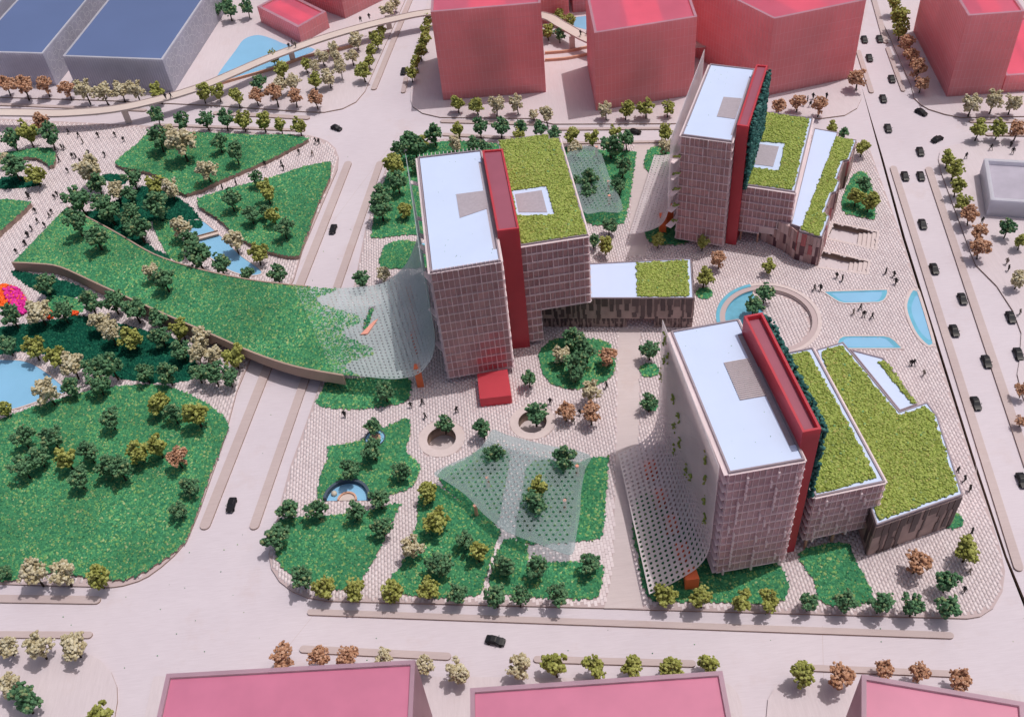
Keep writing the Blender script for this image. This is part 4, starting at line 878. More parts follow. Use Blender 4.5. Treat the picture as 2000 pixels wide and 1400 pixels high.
hx, hy = bw / 2 - jt / 2, bl / 2 - jt / 2
bme = bpy.data.meshes.new('brick')
bme.from_pydata([(-hx, -hy, -0.02), (hx, -hy, -0.02), (hx, hy, -0.02), (-hx, hy, -0.02), (-hx, -hy, 0.07), (hx, -hy, 0.07), (hx, hy, 0.07), (-hx, hy, 0.07)], [], [(4, 5, 6, 7), (0, 1, 5, 4), (1, 2, 6, 5), (2, 3, 7, 6), (3, 0, 4, 7)])
m_, nt_, b_ = nodes_of('single brick')
oi = nt_.nodes.new('ShaderNodeObjectInfo')
rr = ramp(nt_, [(0, (0.64, 0.55, 0.575)), (0.5, (0.685, 0.595, 0.62)), (1, (0.725, 0.64, 0.665))])
nt_.links.new(oi.outputs['Random'], rr.inputs[0]); nt_.links.new(rr.outputs[0], b_.inputs['Base Color']); setp(b_, Roughness=0.85)
bme.materials.append(m_)
for i in near:
    o = link_obj('brick', bme, site)
    o.location = (BX[i], BY[i], PL + rng.normal(0, 0.008))
    o.rotation_euler = (0, 0, SA)

# ------------------------------------------------------------------ park: raised lawns, ramp, ponds, planting
park_loops = []
park_loops.append(lawn('raised upper park lawn with the large cream tree', D['L2'], 1.8, 6.0, 0.35, 2))
park_loops.append(lawn('raised triangular park lawn beside the left road', D['L3'], 1.8, 6.0, 0.35, 2))
park_loops.append(lawn('large lower left lawn reaching the rounded street corner', D['L4'], 1.0, 7.0, 0.35, 3))
park_loops.append(lawn('small raised lawn at the upper left edge', D['L5'], 1.8, 6.0, 0.35, 2))
park_loops.append(lawn('raised lawn with brown side wall at the left edge', D['L6'], 2.2, 6.0, 0.35, 2))
COVER = {'T1': 'deep green ground cover bed between ramp wall and pond', 'T2': 'deep green ground cover beside the small stream', 'T3': 'dark bed at the left foot of the ramp wall',
         'T4': 'small dark bed below the upper park lawn', 'T5': 'dark bed at the upper left edge', 'T6': 'lighter planting strip beside the stream pond', 'T7': 'planting bed beside the flower bed'}
for k, lab in COVER.items():
    mt = ('grass bed', 'grass') if k in ('T6', 'T7') else ('cover bed', 'ground cover')
    park_loops.append(lawn(lab, D[k], 0.55, 6.0, 0.35, 3, mt, 'planting_bed', 0.42, 0.42, 'cover bed'))
for k, lab, mt, dn in (('flower_o', 'orange flower bed at the left edge', 'petal orange', 9), ('flower_m', 'magenta flower patch in front of the orange bed', 'petal magenta', 9), ('flower_r', 'small red flower patch beside the cream tree', 'petal red', 8), ('flower_r2', 'tiny red flower patch left of the dark bed', 'petal red', 8)):
    loop = smooth_loop([(p[0], p[1], 0) for p in D[k]], 3)
    e = thing('flower_bed', lab, 'flowers', (loop[0].x, loop[0].y, 0.4))
    x, y = sample(loop, dn)
    vs, fs = blobs(np.stack([x, y, 0.75 + rng.uniform(-0.2, 0.35, len(x)) + (0.25 if k == 'flower_m' else 0)], -1), rng.uniform(0.28, 0.5, len(x)))
    np_mesh('petals', vs, fs, mt, e, 'stuff')
    park_loops.append(loop)
def pond(name, label, pts, z, mat='water', cop=True, smooth=4, cat='pond'):
    loop = smooth_loop([(p[0], p[1], 0) for p in pts], smooth) if smooth else [Vector((p[0], p[1], 0)) for p in pts]
    c = sum(loop, Vector()) / len(loop)
    e = thing(name, label, cat, (c.x, c.y, z - 0.1))
    slab('water_sheet', loop, z - 0.1, z, mat, parent=e)
    if cop:
        out = shrink(loop, -0.35)
        inn = shrink(loop, 0.05)
        slab('coping', out, z - 0.12, z + 0.12, 'ring stone', [inn], e)
    return loop
park_loops.append(pond('pond', 'pale blue pond at the left edge', D['K1'], 0.52))
park_loops.append(pond('pond', 'narrow pale blue stream pond beside the ramp', D['K2'], 0.52))
pond('pond', 'curved pale blue pond beside the footbridge', D['K3'], 0.50, cop=False)
pond('pond', 'blue pool patch between the top pink blocks', D['K4'], 0.46, cop=False, smooth=0)
pond('pond', 'small blue patch left of the corner pink block', D['K5'], 0.46, cop=False, smooth=0)
pond('pond', 'sliver of blue water left of the middle tower', D['K6'], 0.52, cop=False, smooth=0)

# foot bridge over the stream pond
e = thing('pond_bridge', 'little striped footbridge across the stream pond', 'bridge', D['pbridge'][0])
pa, pb = Vector(D['pbridge'][0]), Vector(D['pbridge'][1])
dd = (pb - pa).normalized(); nn = Z.cross(dd)
mb = MB(); mb.box((pa + pb) / 2, dd, nn, Z, (pb - pa).length / 2, 0.9, 0.08); mb.build('deck', 'deck wood', e)
for s in (-1, 1):
    mb = MB(); mb.box((pa + pb) / 2 + nn * 0.9 * s + Z * 0.3, dd, nn, Z, (pb - pa).length / 2, 0.07, 0.25); mb.build('railing', 'edge wood', e)

# the long green ramp that becomes a bridge
rn = smooth_loop(D['rampN'], 4, False); rf = smooth_loop(D['rampF'], 4, False)
ramp_e = thing('green_ramp', 'long grass covered ramp bridging the left road with brown side wall', 'ramp', (-85, 205, 0.4))
n = len(rn)
NV = 7
mb = MB()
grid = [[rn[i].lerp(rf[i], j / (NV - 1)) for j in range(NV)] for i in range(n)]
vs = [p for row in grid for p in row]
mb.add(vs, [(i * NV + j, i * NV + j + 1, (i + 1) * NV + j + 1, (i + 1) * NV + j) for i in range(n - 1) for j in range(NV - 1)])
gt = mb.build('turf', 'grass bed', ramp_e)
for k in range(len(gt.data.polygons)):
    pass
def wall_strip(name, edge, z_of, off, parent, mat='edge wood', up=0.35):
    """thick wall below an edge line"""
    mb = MB()
    m = len(edge)
    vs = []
    for i, p in enumerate(edge):
        t = (edge[min(i + 1, m - 1)] - edge[max(i - 1, 0)]).normalized()
        nrm = Vector((-t.y, t.x, 0)).normalized() * off
        zb = z_of(p, i / (m - 1))
        vs += [(p.x, p.y, p.z + up), (p.x + nrm.x, p.y + nrm.y, p.z + up), (p.x + nrm.x, p.y + nrm.y, zb), (p.x, p.y, zb)]
    fs = []
    for i in range(m - 1):
        a, b = i * 4, (i + 1) * 4
        fs += [(a + k, a + (k + 1) % 4, b + (k + 1) % 4, b + k) for k in range(4)]
    fs += [(3, 2, 1, 0), tuple((m - 1) * 4 + k for k in range(4))]
    mb.add(vs, fs)
    return mb.build(name, mat, parent)
wall_strip('side_wall', rn, lambda p, t: 0.3 if t < 0.60 else 3.1, -0.45, ramp_e)
wall_strip('back_wall', rf, lambda p, t: 0.3 if t < 0.80 else 3.6, 0.4, ramp_e, up=0.25)
mb = MB()
k0 = int(n * 0.60)
vs = []
for i in range(k0, n):
    vs += [rn[i] - Z * 2.6, rf[i] - Z * 2.2]
mb.add(vs, [(2 * i + 1, 2 * i, 2 * i + 2, 2 * i + 3) for i in range(n - k0 - 1)])
mb.add([rn[k0] - Z * 0.1, rf[k0] - Z * 0.1, (rf[k0].x, rf[k0].y, 0.3), (rn[k0].x, rn[k0].y, 0.3)], [(0, 1, 2, 3)])
mb.build('deck_underside', 'edge wood', ramp_e)
# turf tufts over the curved deck
L_ = sum(((rn[i + 1] - rn[i]).length + (rf[i + 1] - rf[i]).length) / 2 for i in range(n - 1))
cnt = 15500
ti = rng.uniform(0, n - 1.001, cnt); tj = rng.uniform(0, 1, cnt)
A_ = np.array([p[:] for p in rn]); B_ = np.array([p[:] for p in rf])
i0 = ti.astype(int); fr = (ti - i0)[:, None]
pa_ = A_[i0] * (1 - fr) + A_[i0 + 1] * fr; pb_ = B_[i0] * (1 - fr) + B_[i0 + 1] * fr
pt = pa_ * (1 - tj[:, None]) + pb_ * tj[:, None]
tufts('grass', pt[:, 0], pt[:, 1], pt[:, 2], 0.36, 0.30, 'grass', ramp_e)
ramp_loop = [(p.x, p.y) for p in rn[:k0 + 2]] + [(p.x, p.y) for p in rf[:k0 + 2]][::-1]
park_poly = [(p[0], p[1]) for p in D['park']]
PX, PY = brick_field(park_poly, park_loops + [ramp_loop], -0.12, 1.9, 0.72)
vis = (PX > -190) & (PY < 330)
bricks_mesh('brick_field', PX[vis], PY[vis], -0.12, PL - 0.02, PL + 0.07, park, 1.9, 0.72)

# ------------------------------------------------------------------ sunken places on the site
# rings with a tree well
for i, (c, ro, ri) in enumerate(RINGS):
    e = thing('tree_ring', ['round stone ring with a sunken tree well, the left one', 'round stone ring with a sunken tree well, the right one'][i], 'tree ring', (c[0], c[1], 0.4), 'round tree wells')
    slab('stone_ring', circle(c, ro, 40), PL - 0.05, PL + 0.14, 'ring stone', [circle(c, ri + 0.02, 28)], e, side='edge wood')
    mb = MB()
    a = circle(c, ri, 28)
    mb.add([(x, y, PL + 0.02) for x, y in a] + [(x, y, -2.4) for x, y in a], [((k + 1) % 28, k, k + 28, (k + 1) % 28 + 28) for k in range(28)])
    mb.build('well_wall', 'edge wood', e)
    mb = MB(); mb.add([(x, y, -2.35) for x, y in a], [tuple(range(28))]); mb.build('well_floor', 'path board', e)
# sunken circle with half pool
e = thing('sunken_circle', 'sunken brick circle with stepped rim and half moon pool', 'plaza', (CIRC[0], CIRC[1], -0.6))
steps = [(CIRC_R, CIRC_R - 0.9, 0.40 + 0.14), (CIRC_R - 0.9, CIRC_R - 1.6, 0.40 - 0.08), (CIRC_R - 1.6, CIRC_R - 2.3, 0.12)]
aP0, aP1 = math.radians(97), math.radians(277)          # pool side
for (ra, rb, zt) in steps:
    for (s0, s1, mt) in ((aP1 - 2 * math.pi, aP0, 'ring stone'), (aP0, aP1, 'pool blue')):
        o1 = circle(CIRC, ra, 40, s0, s1); i1 = circle(CIRC, rb, 40, s0, s1)
        mb = MB()
        m = len(o1)
        mb.add([(x, y, zt) for x, y in o1] + [(x, y, zt) for x, y in i1] + [(x, y, -0.62) for x, y in i1] + [(x, y, 0.35) for x, y in o1],
               [(k, k + 1, m + k + 1, m + k) for k in range(m - 1)] + [(m + k, m + k + 1, 2 * m + k + 1, 2 * m + k) for k in range(m - 1)] + [(3 * m + k, 3 * m + k + 1, k + 1, k) for k in range(m - 1)])
        mb.build('step', mt, e)
half = circle(CIRC, CIRC_R - 2.3, 40, aP0, aP1)
mb = MB(); mb.add([(x, y, -0.22) for x, y in half], [tuple(range(len(half)))]); mb.build('pool_water', 'pool floor', e)
dpool = Vector((half[-1][0] - half[0][0], half[-1][1] - half[0][1], 0)).normalized()
mb = MB(); mb.box(((half[0][0] + half[-1][0]) / 2, (half[0][1] + half[-1][1]) / 2, -0.35), dpool, Z.cross(dpool), Z, CIRC_R - 2.3, 0.2, 0.25); mb.build('divider_wall', 'ring stone', e)
h2 = circle(CIRC, CIRC_R - 2.35, 40, aP1 - 2 * math.pi, aP0)
mb = MB(); mb.add([(x, y, -0.60) for x, y in h2], [tuple(range(len(h2)))]); fl = mb.build('sunken_floor', 'brick bed', e)
X, Y = brick_field(h2, [], 0.05, 0.8, 0.8)
bricks_mesh('floor_tiles', X, Y, 0.05, -0.62, -0.53, fl, 0.8, 0.8)
# shallow pools
for k, lab in (('pool_a', 'long blue pool on the upper side of the plaza'), ('pool_b', 'long blue pool behind the moss podium'), ('pool_c', 'half moon blue pool beside the avenue')):
    lp = pool_loops[k]
    c = sum((Vector((p[0], p[1], 0)) for p in lp), Vector()) / len(lp)
    e = thing('pool', lab, 'pool', (c.x, c.y, 0.35))
    w = 0.55 if k == 'pool_c' else 0.22
    inn = [(p.x, p.y) for p in shrink(lp, w)]
    slab('coping', [(p.x, p.y) for p in shrink(lp, -0.15)], PL, PL + 0.22, 'ring stone', [inn], e)
    slab('pool_floor', inn, PL - 0.04, PL + 0.075, 'water', parent=e)
    def scaled(f, dx=0.0):
        return [(c.x + (x - c.x) * f + dx, c.y + (y - c.y) * f) for x, y in inn]
    slab('water_step', inn, PL + 0.06, PL + 0.16, 'pool blue', [scaled(0.90, 0.3 if k == 'pool_c' else 0)], e)
    slab('water_step', scaled(0.90, 0.3 if k == 'pool_c' else 0), PL + 0.06, PL + 0.12, 'pool blue', [scaled(0.82, 0.55 if k == 'pool_c' else 0)], e)
# half round pond with terrace
e = thing('half_round_pond', 'half round blue pond with dark curved wall and brick terrace', 'pond', (hp_c[0], hp_c[1], 0.4))
a0, a1 = hp_a, hp_a + math.pi
mb = MB(); mb.add([(x, y, 0.55) for x, y in circle(hp_c, hp_r, 30, a0, a1)], [tuple(range(31))]); mb.build('water_sheet', 'water', e)
def arc_wall(name, ro, ri, z0, z1, mat, s0=0.0, s1=1.0):
    o1 = circle(hp_c, ro, 26, a0 + (a1 - a0) * s0, a0 + (a1 - a0) * s1); i1 = circle(hp_c, ri, 26, a0 + (a1 - a0) * s0, a0 + (a1 - a0) * s1)
    slab(name, o1 + i1[::-1], z0, z1, mat, parent=e)
arc_wall('curved_wall', hp_r + 0.45, hp_r - 0.15, 0.3, 1.7, 'pond wall', 0.0, 1.0)
arc_wall('terrace', hp_r * 0.40, 0.05, 0.5, 0.62, 'deck wood')
arc_wall('terrace_wall', hp_r * 0.46, hp_r * 0.38, 0.5, 1.0, 'wood post')
vs, fs = blobs(np.array([[hp_c[0] - hp_r * 0.62, hp_c[1] + hp_r * 0.45, 0.8]]), [0.75]); np_mesh('boulder', vs, fs, 'rock', e)
# small pond in the same lawn
e = thing('garden_pool', 'little curved blue pool under a tree on the pond lawn', 'pond', D['gpool'][0])
gc = D['gpool'][0][:2]
slab('water_sheet', circle(gc, 2.1, 24), 0.7, 0.86, 'water', [circle(gc, 1.3, 24)], e)
slab('rim', circle(gc, 2.35, 24), 0.7, 0.98, 'pond wall', [circle(gc, 2.1, 24)], e)
slab('island', circle(gc, 1.3, 24), 0.7, 0.92, 'wood post', parent=e)
# sunken courts beside the back tower
for i, (pit, lab) in enumerate(((pitA, 'upper sunken court with steps beside the back tower'), (pitB, 'lower sunken court with steps beside the back tower'))):
    c = sum((Vector((p[0], p[1], 0)) for p in pit), Vector()) / 4
    e = thing('sunken_court', lab, 'courtyard', (c.x, c.y, -1.3), 'sunken courts')
    ps = pit if area2(pit) > 0 else pit[::-1]
    mb = MB(); mb.add([(x, y, -1.28) for x, y in ps], [(0, 1, 2, 3)]); mb.build('court_floor', 'plot board', e)
    mb = MB()
    for k in range(4):
        (x0, y0), (x1, y1) = ps[k], ps[(k + 1) % 4]
        mb.add([(x0, y0, PL + 0.1), (x1, y1, PL + 0.1), (x1, y1, -1.3), (x0, y0, -1.3)], [(0, 1, 2, 3)])
    mb.build('court_wall', 'edge wood', e)
    slab('court_rim', [(p.x, p.y) for p in shrink(ps, -0.55)], PL - 0.02, PL + 0.10, 'ring stone', [[(p.x, p.y) for p in shrink(ps, 0.04)]], e)
    far, nr = Vector((*pit[1], 0)), Vector((*pit[2], 0))
    lft = Vector((*pit[0], 0)); inward = (lft - far).normalized()
    for k in range(4):
        mb = MB()
        ax = (nr - far).normalized(); L2 = (nr - far).length / 2 - 0.1
        cc = (far + nr) / 2 + inward * (0.55 + 1.1 * k)
        top = PL - 0.2 - 0.34 * k
        mb.box((cc.x, cc.y, (top - 1.3) / 2), ax, Z.cross(ax), Z, L2, 0.54, (top + 1.3) / 2)
        mb.build('step', 'ring stone', e)

# ------------------------------------------------------------------ kerb islands
for lab, a, b, w in STRIPS:
    a = Vector((*a, 0)); b = Vector((*b, 0)); d = (b - a).normalized(); nrm = Vector((-d.y, d.x, 0)); r = w / 2
    a2 = a + d * r; b2 = b - d * r
    ang = math.atan2(d.y, d.x)
    loop = [(b2.x + r * math.cos(ang - math.pi / 2 + math.pi * k / 8), b2.y + r * math.sin(ang - math.pi / 2 + math.pi * k / 8)) for k in range(9)] + \
           [(a2.x + r * math.cos(ang + math.pi / 2 + math.pi * k / 8), a2.y + r * math.sin(ang + math.pi / 2 + math.pi * k / 8)) for k in range(9)]
    tag(slab('kerb_island', loop, -0.02, 0.42, 'strip board', side='edge wood'), lab, 'kerb island', 'kerb islands in the streets')

# ------------------------------------------------------------------ building kit
def bil(q, s, t):
    """q = far-left, far-right, near-right, near-left; s across, t from far to near"""
    a = Vector(q[0][:2]).lerp(Vector(q[1][:2]), s); b = Vector(q[3][:2]).lerp(Vector(q[2][:2]), s)
    return a.lerp(b, t)
UNIT = {}
def unit_box(name, mat, sx, sy, sz):
    key = (name, mat, round(sx, 2), round(sy, 2), round(sz, 2))
    if key not in UNIT:
        me = bpy.data.meshes.new(name)
        vs = [(i * sx / 2, j * sy / 2, k * sz / 2) for i in (-1, 1) for j in (-1, 1) for k in (-1, 1)]
        me.from_pydata(vs, [], [(0, 1, 3, 2), (4, 6, 7, 5), (0, 4, 5, 1), (2, 3, 7, 6), (0, 2, 6, 4), (1, 5, 7, 3)])
        me.materials.append(MATS[mat])
        UNIT[key] = me
    return UNIT[key]
m_, nt_, b_ = nodes_of('window pane')
oi = nt_.nodes.new('ShaderNodeObjectInfo')
rr = ramp(nt_, [(0, (0.46, 0.24, 0.235)), (0.5, (0.58, 0.345, 0.335)), (1, (0.70, 0.45, 0.43))])
nt_.links.new(oi.outputs['Random'], rr.inputs[0]); nt_.links.new(rr.outputs[0], b_.inputs['Base Color']); setp(b_, Roughness=0.35)
def place(name, me, parent, loc, ang):
    o = bpy.data.objects.new(name, me)
    COL.objects.link(o)
    o.parent = parent
    o.location = loc
    o.rotation_euler = (0, 0, ang)
    return o
def facade(part, a, b, z0, z1, floors, single=True, pane_w=1.25, fins=True, depth=0.3, lo=None, seed=1, ledge=0.13, fin=(0.17, 0.4, 1.0), fin_gap=(2.2, 4.6), fin_up=0.5, skin='facade acrylic', special=None):
    """one face from a to b (outward side on the right of a->b)"""
    r = random.Random(seed)
    a = Vector((a[0], a[1], 0)); b = Vector((b[0], b[1], 0))
    L = (b - a).length; d = (b - a) / L; nrm = Vector((d.y, -d.x, 0)); ang = math.atan2(d.y, d.x)
    h = (z1 - z0) / floors
    cols = max(2, round(L / pane_w)); pw = L / cols
    lo = lo or (lambda s: z0)
    pane_me = unit_box('window_pane', 'window pane', pw * 0.80, 0.10, h * 0.78)
    fin_me = unit_box('fin', 'ledge acrylic', fin[0], fin[1], h * fin[2])
    mbp = MB()
    for f in range(floors + 1):
        z = z0 + f * h
        segs = []
        s_ok = [k for k in range(cols) if lo((k + 0.5) / cols) <= z + 0.01]
        if not s_ok:
            continue
        k0, k1 = min(s_ok), max(s_ok) + 1
        p0 = a + d * (k0 * pw - 0.12); p1 = a + d * (k1 * pw + 0.12)
        mb = MB(); mb.box((p0 + p1) / 2 + nrm * (depth / 2 - 0.15) + Z * z, d, nrm, Z, (p1 - p0).length / 2, depth / 2 + 0.15, ledge / 2)
        mb.build('floor_ledge', 'ledge acrylic', part)
        if f == floors:
            continue
        nextfin = r.uniform(0.5, 2.5)
        for k in range(cols):
            if lo((k + 0.5) / cols) > z + 0.01:
                continue
            c = a + d * ((k + 0.5) * pw) - nrm * 0.12 + Z * (z + h * 0.5)
            if single:
                place('window_pane', special(k, f) or pane_me if special else pane_me, part, c, ang)
            else:
                mbp.box(c, d, nrm, Z, pw * 0.43, 0.05, h * 0.38)
            if fins and k >= nextfin:
                place('fin', fin_me, part, a + d * (k * pw) + nrm * (0.16 + fin[1] / 2) + Z * (z + h * fin_up), ang)
                nextfin = k + r.uniform(*fin_gap)
    if mbp.v:
        mbp.build('window_panes', 'pane brown', part, kind='stuff')
    # thin mullions between the panes
    ml = MB()
    for k in range(cols + 1):
        zl = lo(min(0.999, max(0.001, (k - 0.5) / cols)))
        ml.box(a + d * (k * pw) + nrm * 0.19 + Z * ((zl + z1) / 2), d, nrm, Z, 0.05, 0.05, (z1 - zl) / 2 - 0.05)
    ml.build('mullions', 'ledge acrylic', part, kind='stuff')
    # frosted skin over the panes
    mb = MB()
    ks = np.linspace(0, 1, cols + 1)
    for k in range(cols):
        zl = lo((k + 0.5) / cols)
        p0 = a + d * (k * pw) + nrm * 0.16; p1 = a + d * ((k + 1) * pw) + nrm * 0.16
        mb.add([(p0.x, p0.y, zl), (p1.x, p1.y, zl), (p1.x, p1.y, z1), (p0.x, p0.y, z1)], [(0, 1, 2, 3)])
    mb.build('acrylic_skin', skin, part)
def moss(part, loop, z, dens=12.0, size=0.29, holes=(), jitter=0.22):
    """rough moss carpet with a torn edge"""
    pts = []
    n = len(loop)
    for i in range(n):
        p, q = Vector(loop[i][:2]), Vector(loop[(i + 1) % n][:2])
        k = max(1, int((q - p).length / 0.6))
        for j in range(k):
            w = p.lerp(q, j / k)
            pts.append((w.x + rng.uniform(-jitter, jitter), w.y + rng.uniform(-jitter, jitter)))
    slab('moss_base', pts, z, z + 0.16, 'moss bed', holes, part)
    x, y = sample(pts, dens, holes)
    if len(x):
        vs, fs = blobs(np.stack([x, y, z + 0.18 + rng.uniform(-0.1, 0.08, len(x))], -1), rng.uniform(0.6, 1.25, len(x)) * size, 0.7, 0.3)
        np_mesh('moss', vs, fs, 'moss', part, 'stuff')
def roof_card(part, q, z, inset=0.35, notch=None):
    if notch:
        t0, t1, w = notch
        s = lambda a, b: bil(q, a, b)
        e1, e2 = 0.02, 0.975
        loop = [s(.03, .01), s(e2, .01), s(e2, t0), s(e2 - w, t0), s(e2 - w, t1), s(e2, t1), s(e2, .99), s(.03, .99)]
    else:
        loop = shrink(q, inset)
    rc = slab('roof_card', loop, z - 0.25, z + 0.02, 'white card', parent=part)
    x, y = sample([(p[0], p[1]) for p in loop], 0.05)
    if len(x):
        vs, fs = blobs(np.stack([x, y, np.full(len(x), z + 0.05)], -1), rng.uniform(0.03, 0.10, len(x)))
        np_mesh('crumbs', vs, fs, 'grass', rc, 'stuff')
    return rc
def parapet(part, q, z0, z1, w=0.32, mat='parapet acrylic'):
    return slab('parapet', [Vector(p[:2]) for p in q], z0, z1, mat, [shrink(q, w)], part)
def vent(part, loop, z, slats=9):
    ps = [Vector(p[:2]) for p in loop]
    slab('roof_vent', ps, z, z + 0.08, 'grey vent', parent=part)
    mb = MB()
    for k in range(slats):
        t = (k + 0.5) / slats
        a = ps[0].lerp(ps[3], t); b = ps[1].lerp(ps[2], t)
        d = Vector((b.x - a.x, b.y - a.y, 0)); L = d.length; d.normalize()
        mb.box(((a.x + b.x) / 2, (a.y + b.y) / 2, z + 0.14), d, Z.cross(d), Z, L / 2, 0.11, 0.07)
    if mb.v:
        mb.build('vent_slats', 'trim grey', part, kind='stuff')
def core(part_name, bld, q, z0, z1, inset=0.7, mat='core brown'):
    mb = MB(); mb.prism(shrink(q, inset), z0, z1)
    return mb.build(part_name, mat, bld)
def red_spine(bld, q, z1, z0=0.4, sunk=0.4):
    """red acrylic slab with a sunk trough on top"""
    q2 = [Vector(p[:2]) for p in q]
    inn = shrink(q2, 0.45)
    part = slab('red_spine', q2, z0, z1, 'red acrylic', [inn], bld)
    slab('roof_trough', inn, z1 - sunk - 0.35, z1 - sunk, 'red trough', parent=part)
    mb = MB(); mb.prism(shrink(q2, 0.9), z0, z1 - sunk - 0.45); mb.build('red_core', 'red acrylic', part)
    return part
def hedge_wall(part, a, b, z0, z1, thick, dens=5.5, bulge=None):
    a = Vector((a[0], a[1], 0)); b = Vector((b[0], b[1], 0)); L = (b - a).length; d = (b - a) / L; nrm = Vector((d.y, -d.x, 0))
    n = int(L * (z1 - z0) * dens)
    s = rng.uniform(0, 1, n); zz = rng.uniform(z0, z1, n); o = rng.uniform(0, 1, n) ** 0.6 * thick
    if bulge:
        o = o * (1 + bulge * s * np.sin(np.clip((zz - z0) / (z1 - z0), 0, 1) * 3.14) )
    c = np.stack([a.x + d.x * L * s + nrm.x * o, a.y + d.y * L * s + nrm.y * o, zz], -1)
    vs, fs = blobs(c, rng.uniform(0.22, 0.5, n), 1.0, 0.35)
    np_mesh('hedge', vs, fs, 'hedge', part, 'stuff')
def columns(bld, pts, z1, r=0.22, mat='wood post', z0=0.4):
    for p in pts:
        mb = MB(); mb.prism(circle(p, r, 10), z0, z1); mb.build('column', mat, bld)
def resample(pts, n):
    ps = smooth_loop(pts, 8, False)
    ds = [0.0]
    for i in range(1, len(ps)):
        ds.append(ds[-1] + (ps[i] - ps[i - 1]).length)
    out = []
    for k in range(n + 1):
        t = ds[-1] * k / n
        i = min(max(0, next((j for j in range(1, len(ds)) if ds[j] >= t - 1e-9), len(ds) - 1) - 1), len(ds) - 2)
        f = (t - ds[i]) / max(1e-9, ds[i + 1] - ds[i])
        out.append(ps[i].lerp(ps[i + 1], min(1, max(0, f))))
    return out, ds[-1]
def perforated(name, parent, near_e, far_e, cell, hole, mat, skip=None, thick=0.12):
    """curved sheet ruled between two edges, one round hole per cell"""
    _, L1 = resample(near_e, 4)
    nu = int(L1 / cell)
    A, _ = resample(near_e, nu * 2); B, _ = resample(far_e, nu * 2)
    W = sum((A[i] - B[i]).length for i in range(0, len(A), 4)) / len(range(0, len(A), 4))
    nv = int(W / cell)
    def S(u, v):                      # u in 0..nu, v in 0..nv
        x = u * 2; i = min(int(x), nu * 2 - 1); f = x - i
        return (A[i].lerp(A[i + 1], f)).lerp(B[i].lerp(B[i + 1], f), v / nv)
    mb = MB()
    idx = {}
    def vid(u, v):
        k = (round(u, 3), round(v, 3))
        if k not in idx:
            idx[k] = len(mb.v); mb.v.append(tuple(S(u, v)))
        return idx[k]
    for i in range(nu):
        for j in range(nv):
            if skip and skip(i / nu, j / nv):
                continue
            hr = hole(i / nu, j / nv) if callable(hole) else hole
            ring = [(i + .5, j), (i + 1, j), (i + 1, j + .5), (i + 1, j + 1), (i + .5, j + 1), (i, j + 1), (i, j + .5), (i, j)]
            o_ = [vid(*p) for p in ring]
            if hr <= 0:
                mb.f.append(tuple(o_)); mb.mi.append(0); continue
            rr_ = hr / cell
            h_ = []
            for k in range(8):
                t = -math.pi / 2 + k * math.pi / 4
                h_.append(len(mb.v)); mb.v.append(tuple(S(i + .5 + rr_ * math.cos(t), j + .5 + rr_ * math.sin(t))))
            for k in range(8):
                mb.f.append((o_[k], o_[(k + 1) % 8], h_[(k + 1) % 8], h_[k])); mb.mi.append(0)
    o = mb.build(name, mat, parent, smooth=False)
    md = o.modifiers.new('thickness', 'SOLIDIFY'); md.thickness = thick; md.offset = 0
    return o, S, nu, nv
def cladding(part, a, b, z0, z1, rows, mat, pw=(0.7, 1.5), seed=1, over=0.0):
    """staggered vertical boards, each one a piece"""
    r = random.Random(seed)
    a = Vector((a[0], a[1], 0)); b = Vector((b[0], b[1], 0)); L = (b - a).length; d = (b - a) / L; nrm = Vector((d.y, -d.x, 0))
    h = (z1 - z0) / rows
    for k in range(rows):
        x = 0.0
        while x < L - 0.05:
            w = min(r.uniform(*pw), L - x)
            zt = z1 - k * h; zb = zt - h - r.uniform(-0.1, 0.35) * h * (k < rows - 1)
            off = 0.06 + r.uniform(0, 0.12)
            if k == 0:
                zt += over
            mb = MB(); mb.box(a + d * (x + w / 2) + nrm * off + Z * ((zt + zb) / 2), d, nrm, Z, w / 2 - 0.02, 0.07, (zt - zb) / 2)
            mb.build('cladding_board', mat, part)
            x += w

def planks(part, a, b, z0, z1, seed=1, over=0.3, wr=(0.7, 1.7), gr=(0.10, 0.45), two=True):
    """dark hanging planks of uneven length over a paler backing"""
    r = random.Random(seed)
    a = Vector((a[0], a[1], 0)); b = Vector((b[0], b[1], 0)); L = (b - a).length; d = (b - a) / L; nrm = Vector((d.y, -d.x, 0))
    mb = MB(); mb.box((a + b) / 2 + nrm * 0.05 + Z * ((z0 + z1) / 2), d, nrm, Z, L / 2, 0.05, (z1 - z0) / 2); mb.build('plank_backing', 'plank back', part)
    H = z1 - z0; x = 0.05
    while x < L - 0.2:
        w = min(r.uniform(*wr), L - x - 0.05)
        z = z1 + over; k = 0; xs = x; ww = w
        while z > z0 + 0.2 and k < 4:
            ln = H * r.uniform(0.22, 0.42)
            zb = max(z0 + r.choice((0.05, 0.05, 0.6, 1.4)), z - ln)
            if zb >= z - 0.1:
                break
            mb = MB(); mb.box(a + d * (xs + ww / 2) + nrm * (0.16 + 0.02 * k) + Z * ((z + zb) / 2), d, nrm, Z, ww / 2, 0.06, (z - zb) / 2); mb.build('plank', 'plank dark', part)
            z = zb - 0.001; k += 1
            ww = w * r.uniform(0.35, 1.0); xs = x + r.uniform(0, w - ww) + r.uniform(-0.1, 0.15)
            if r.random() < 0.12:
                break
        x += w + r.uniform(*gr)

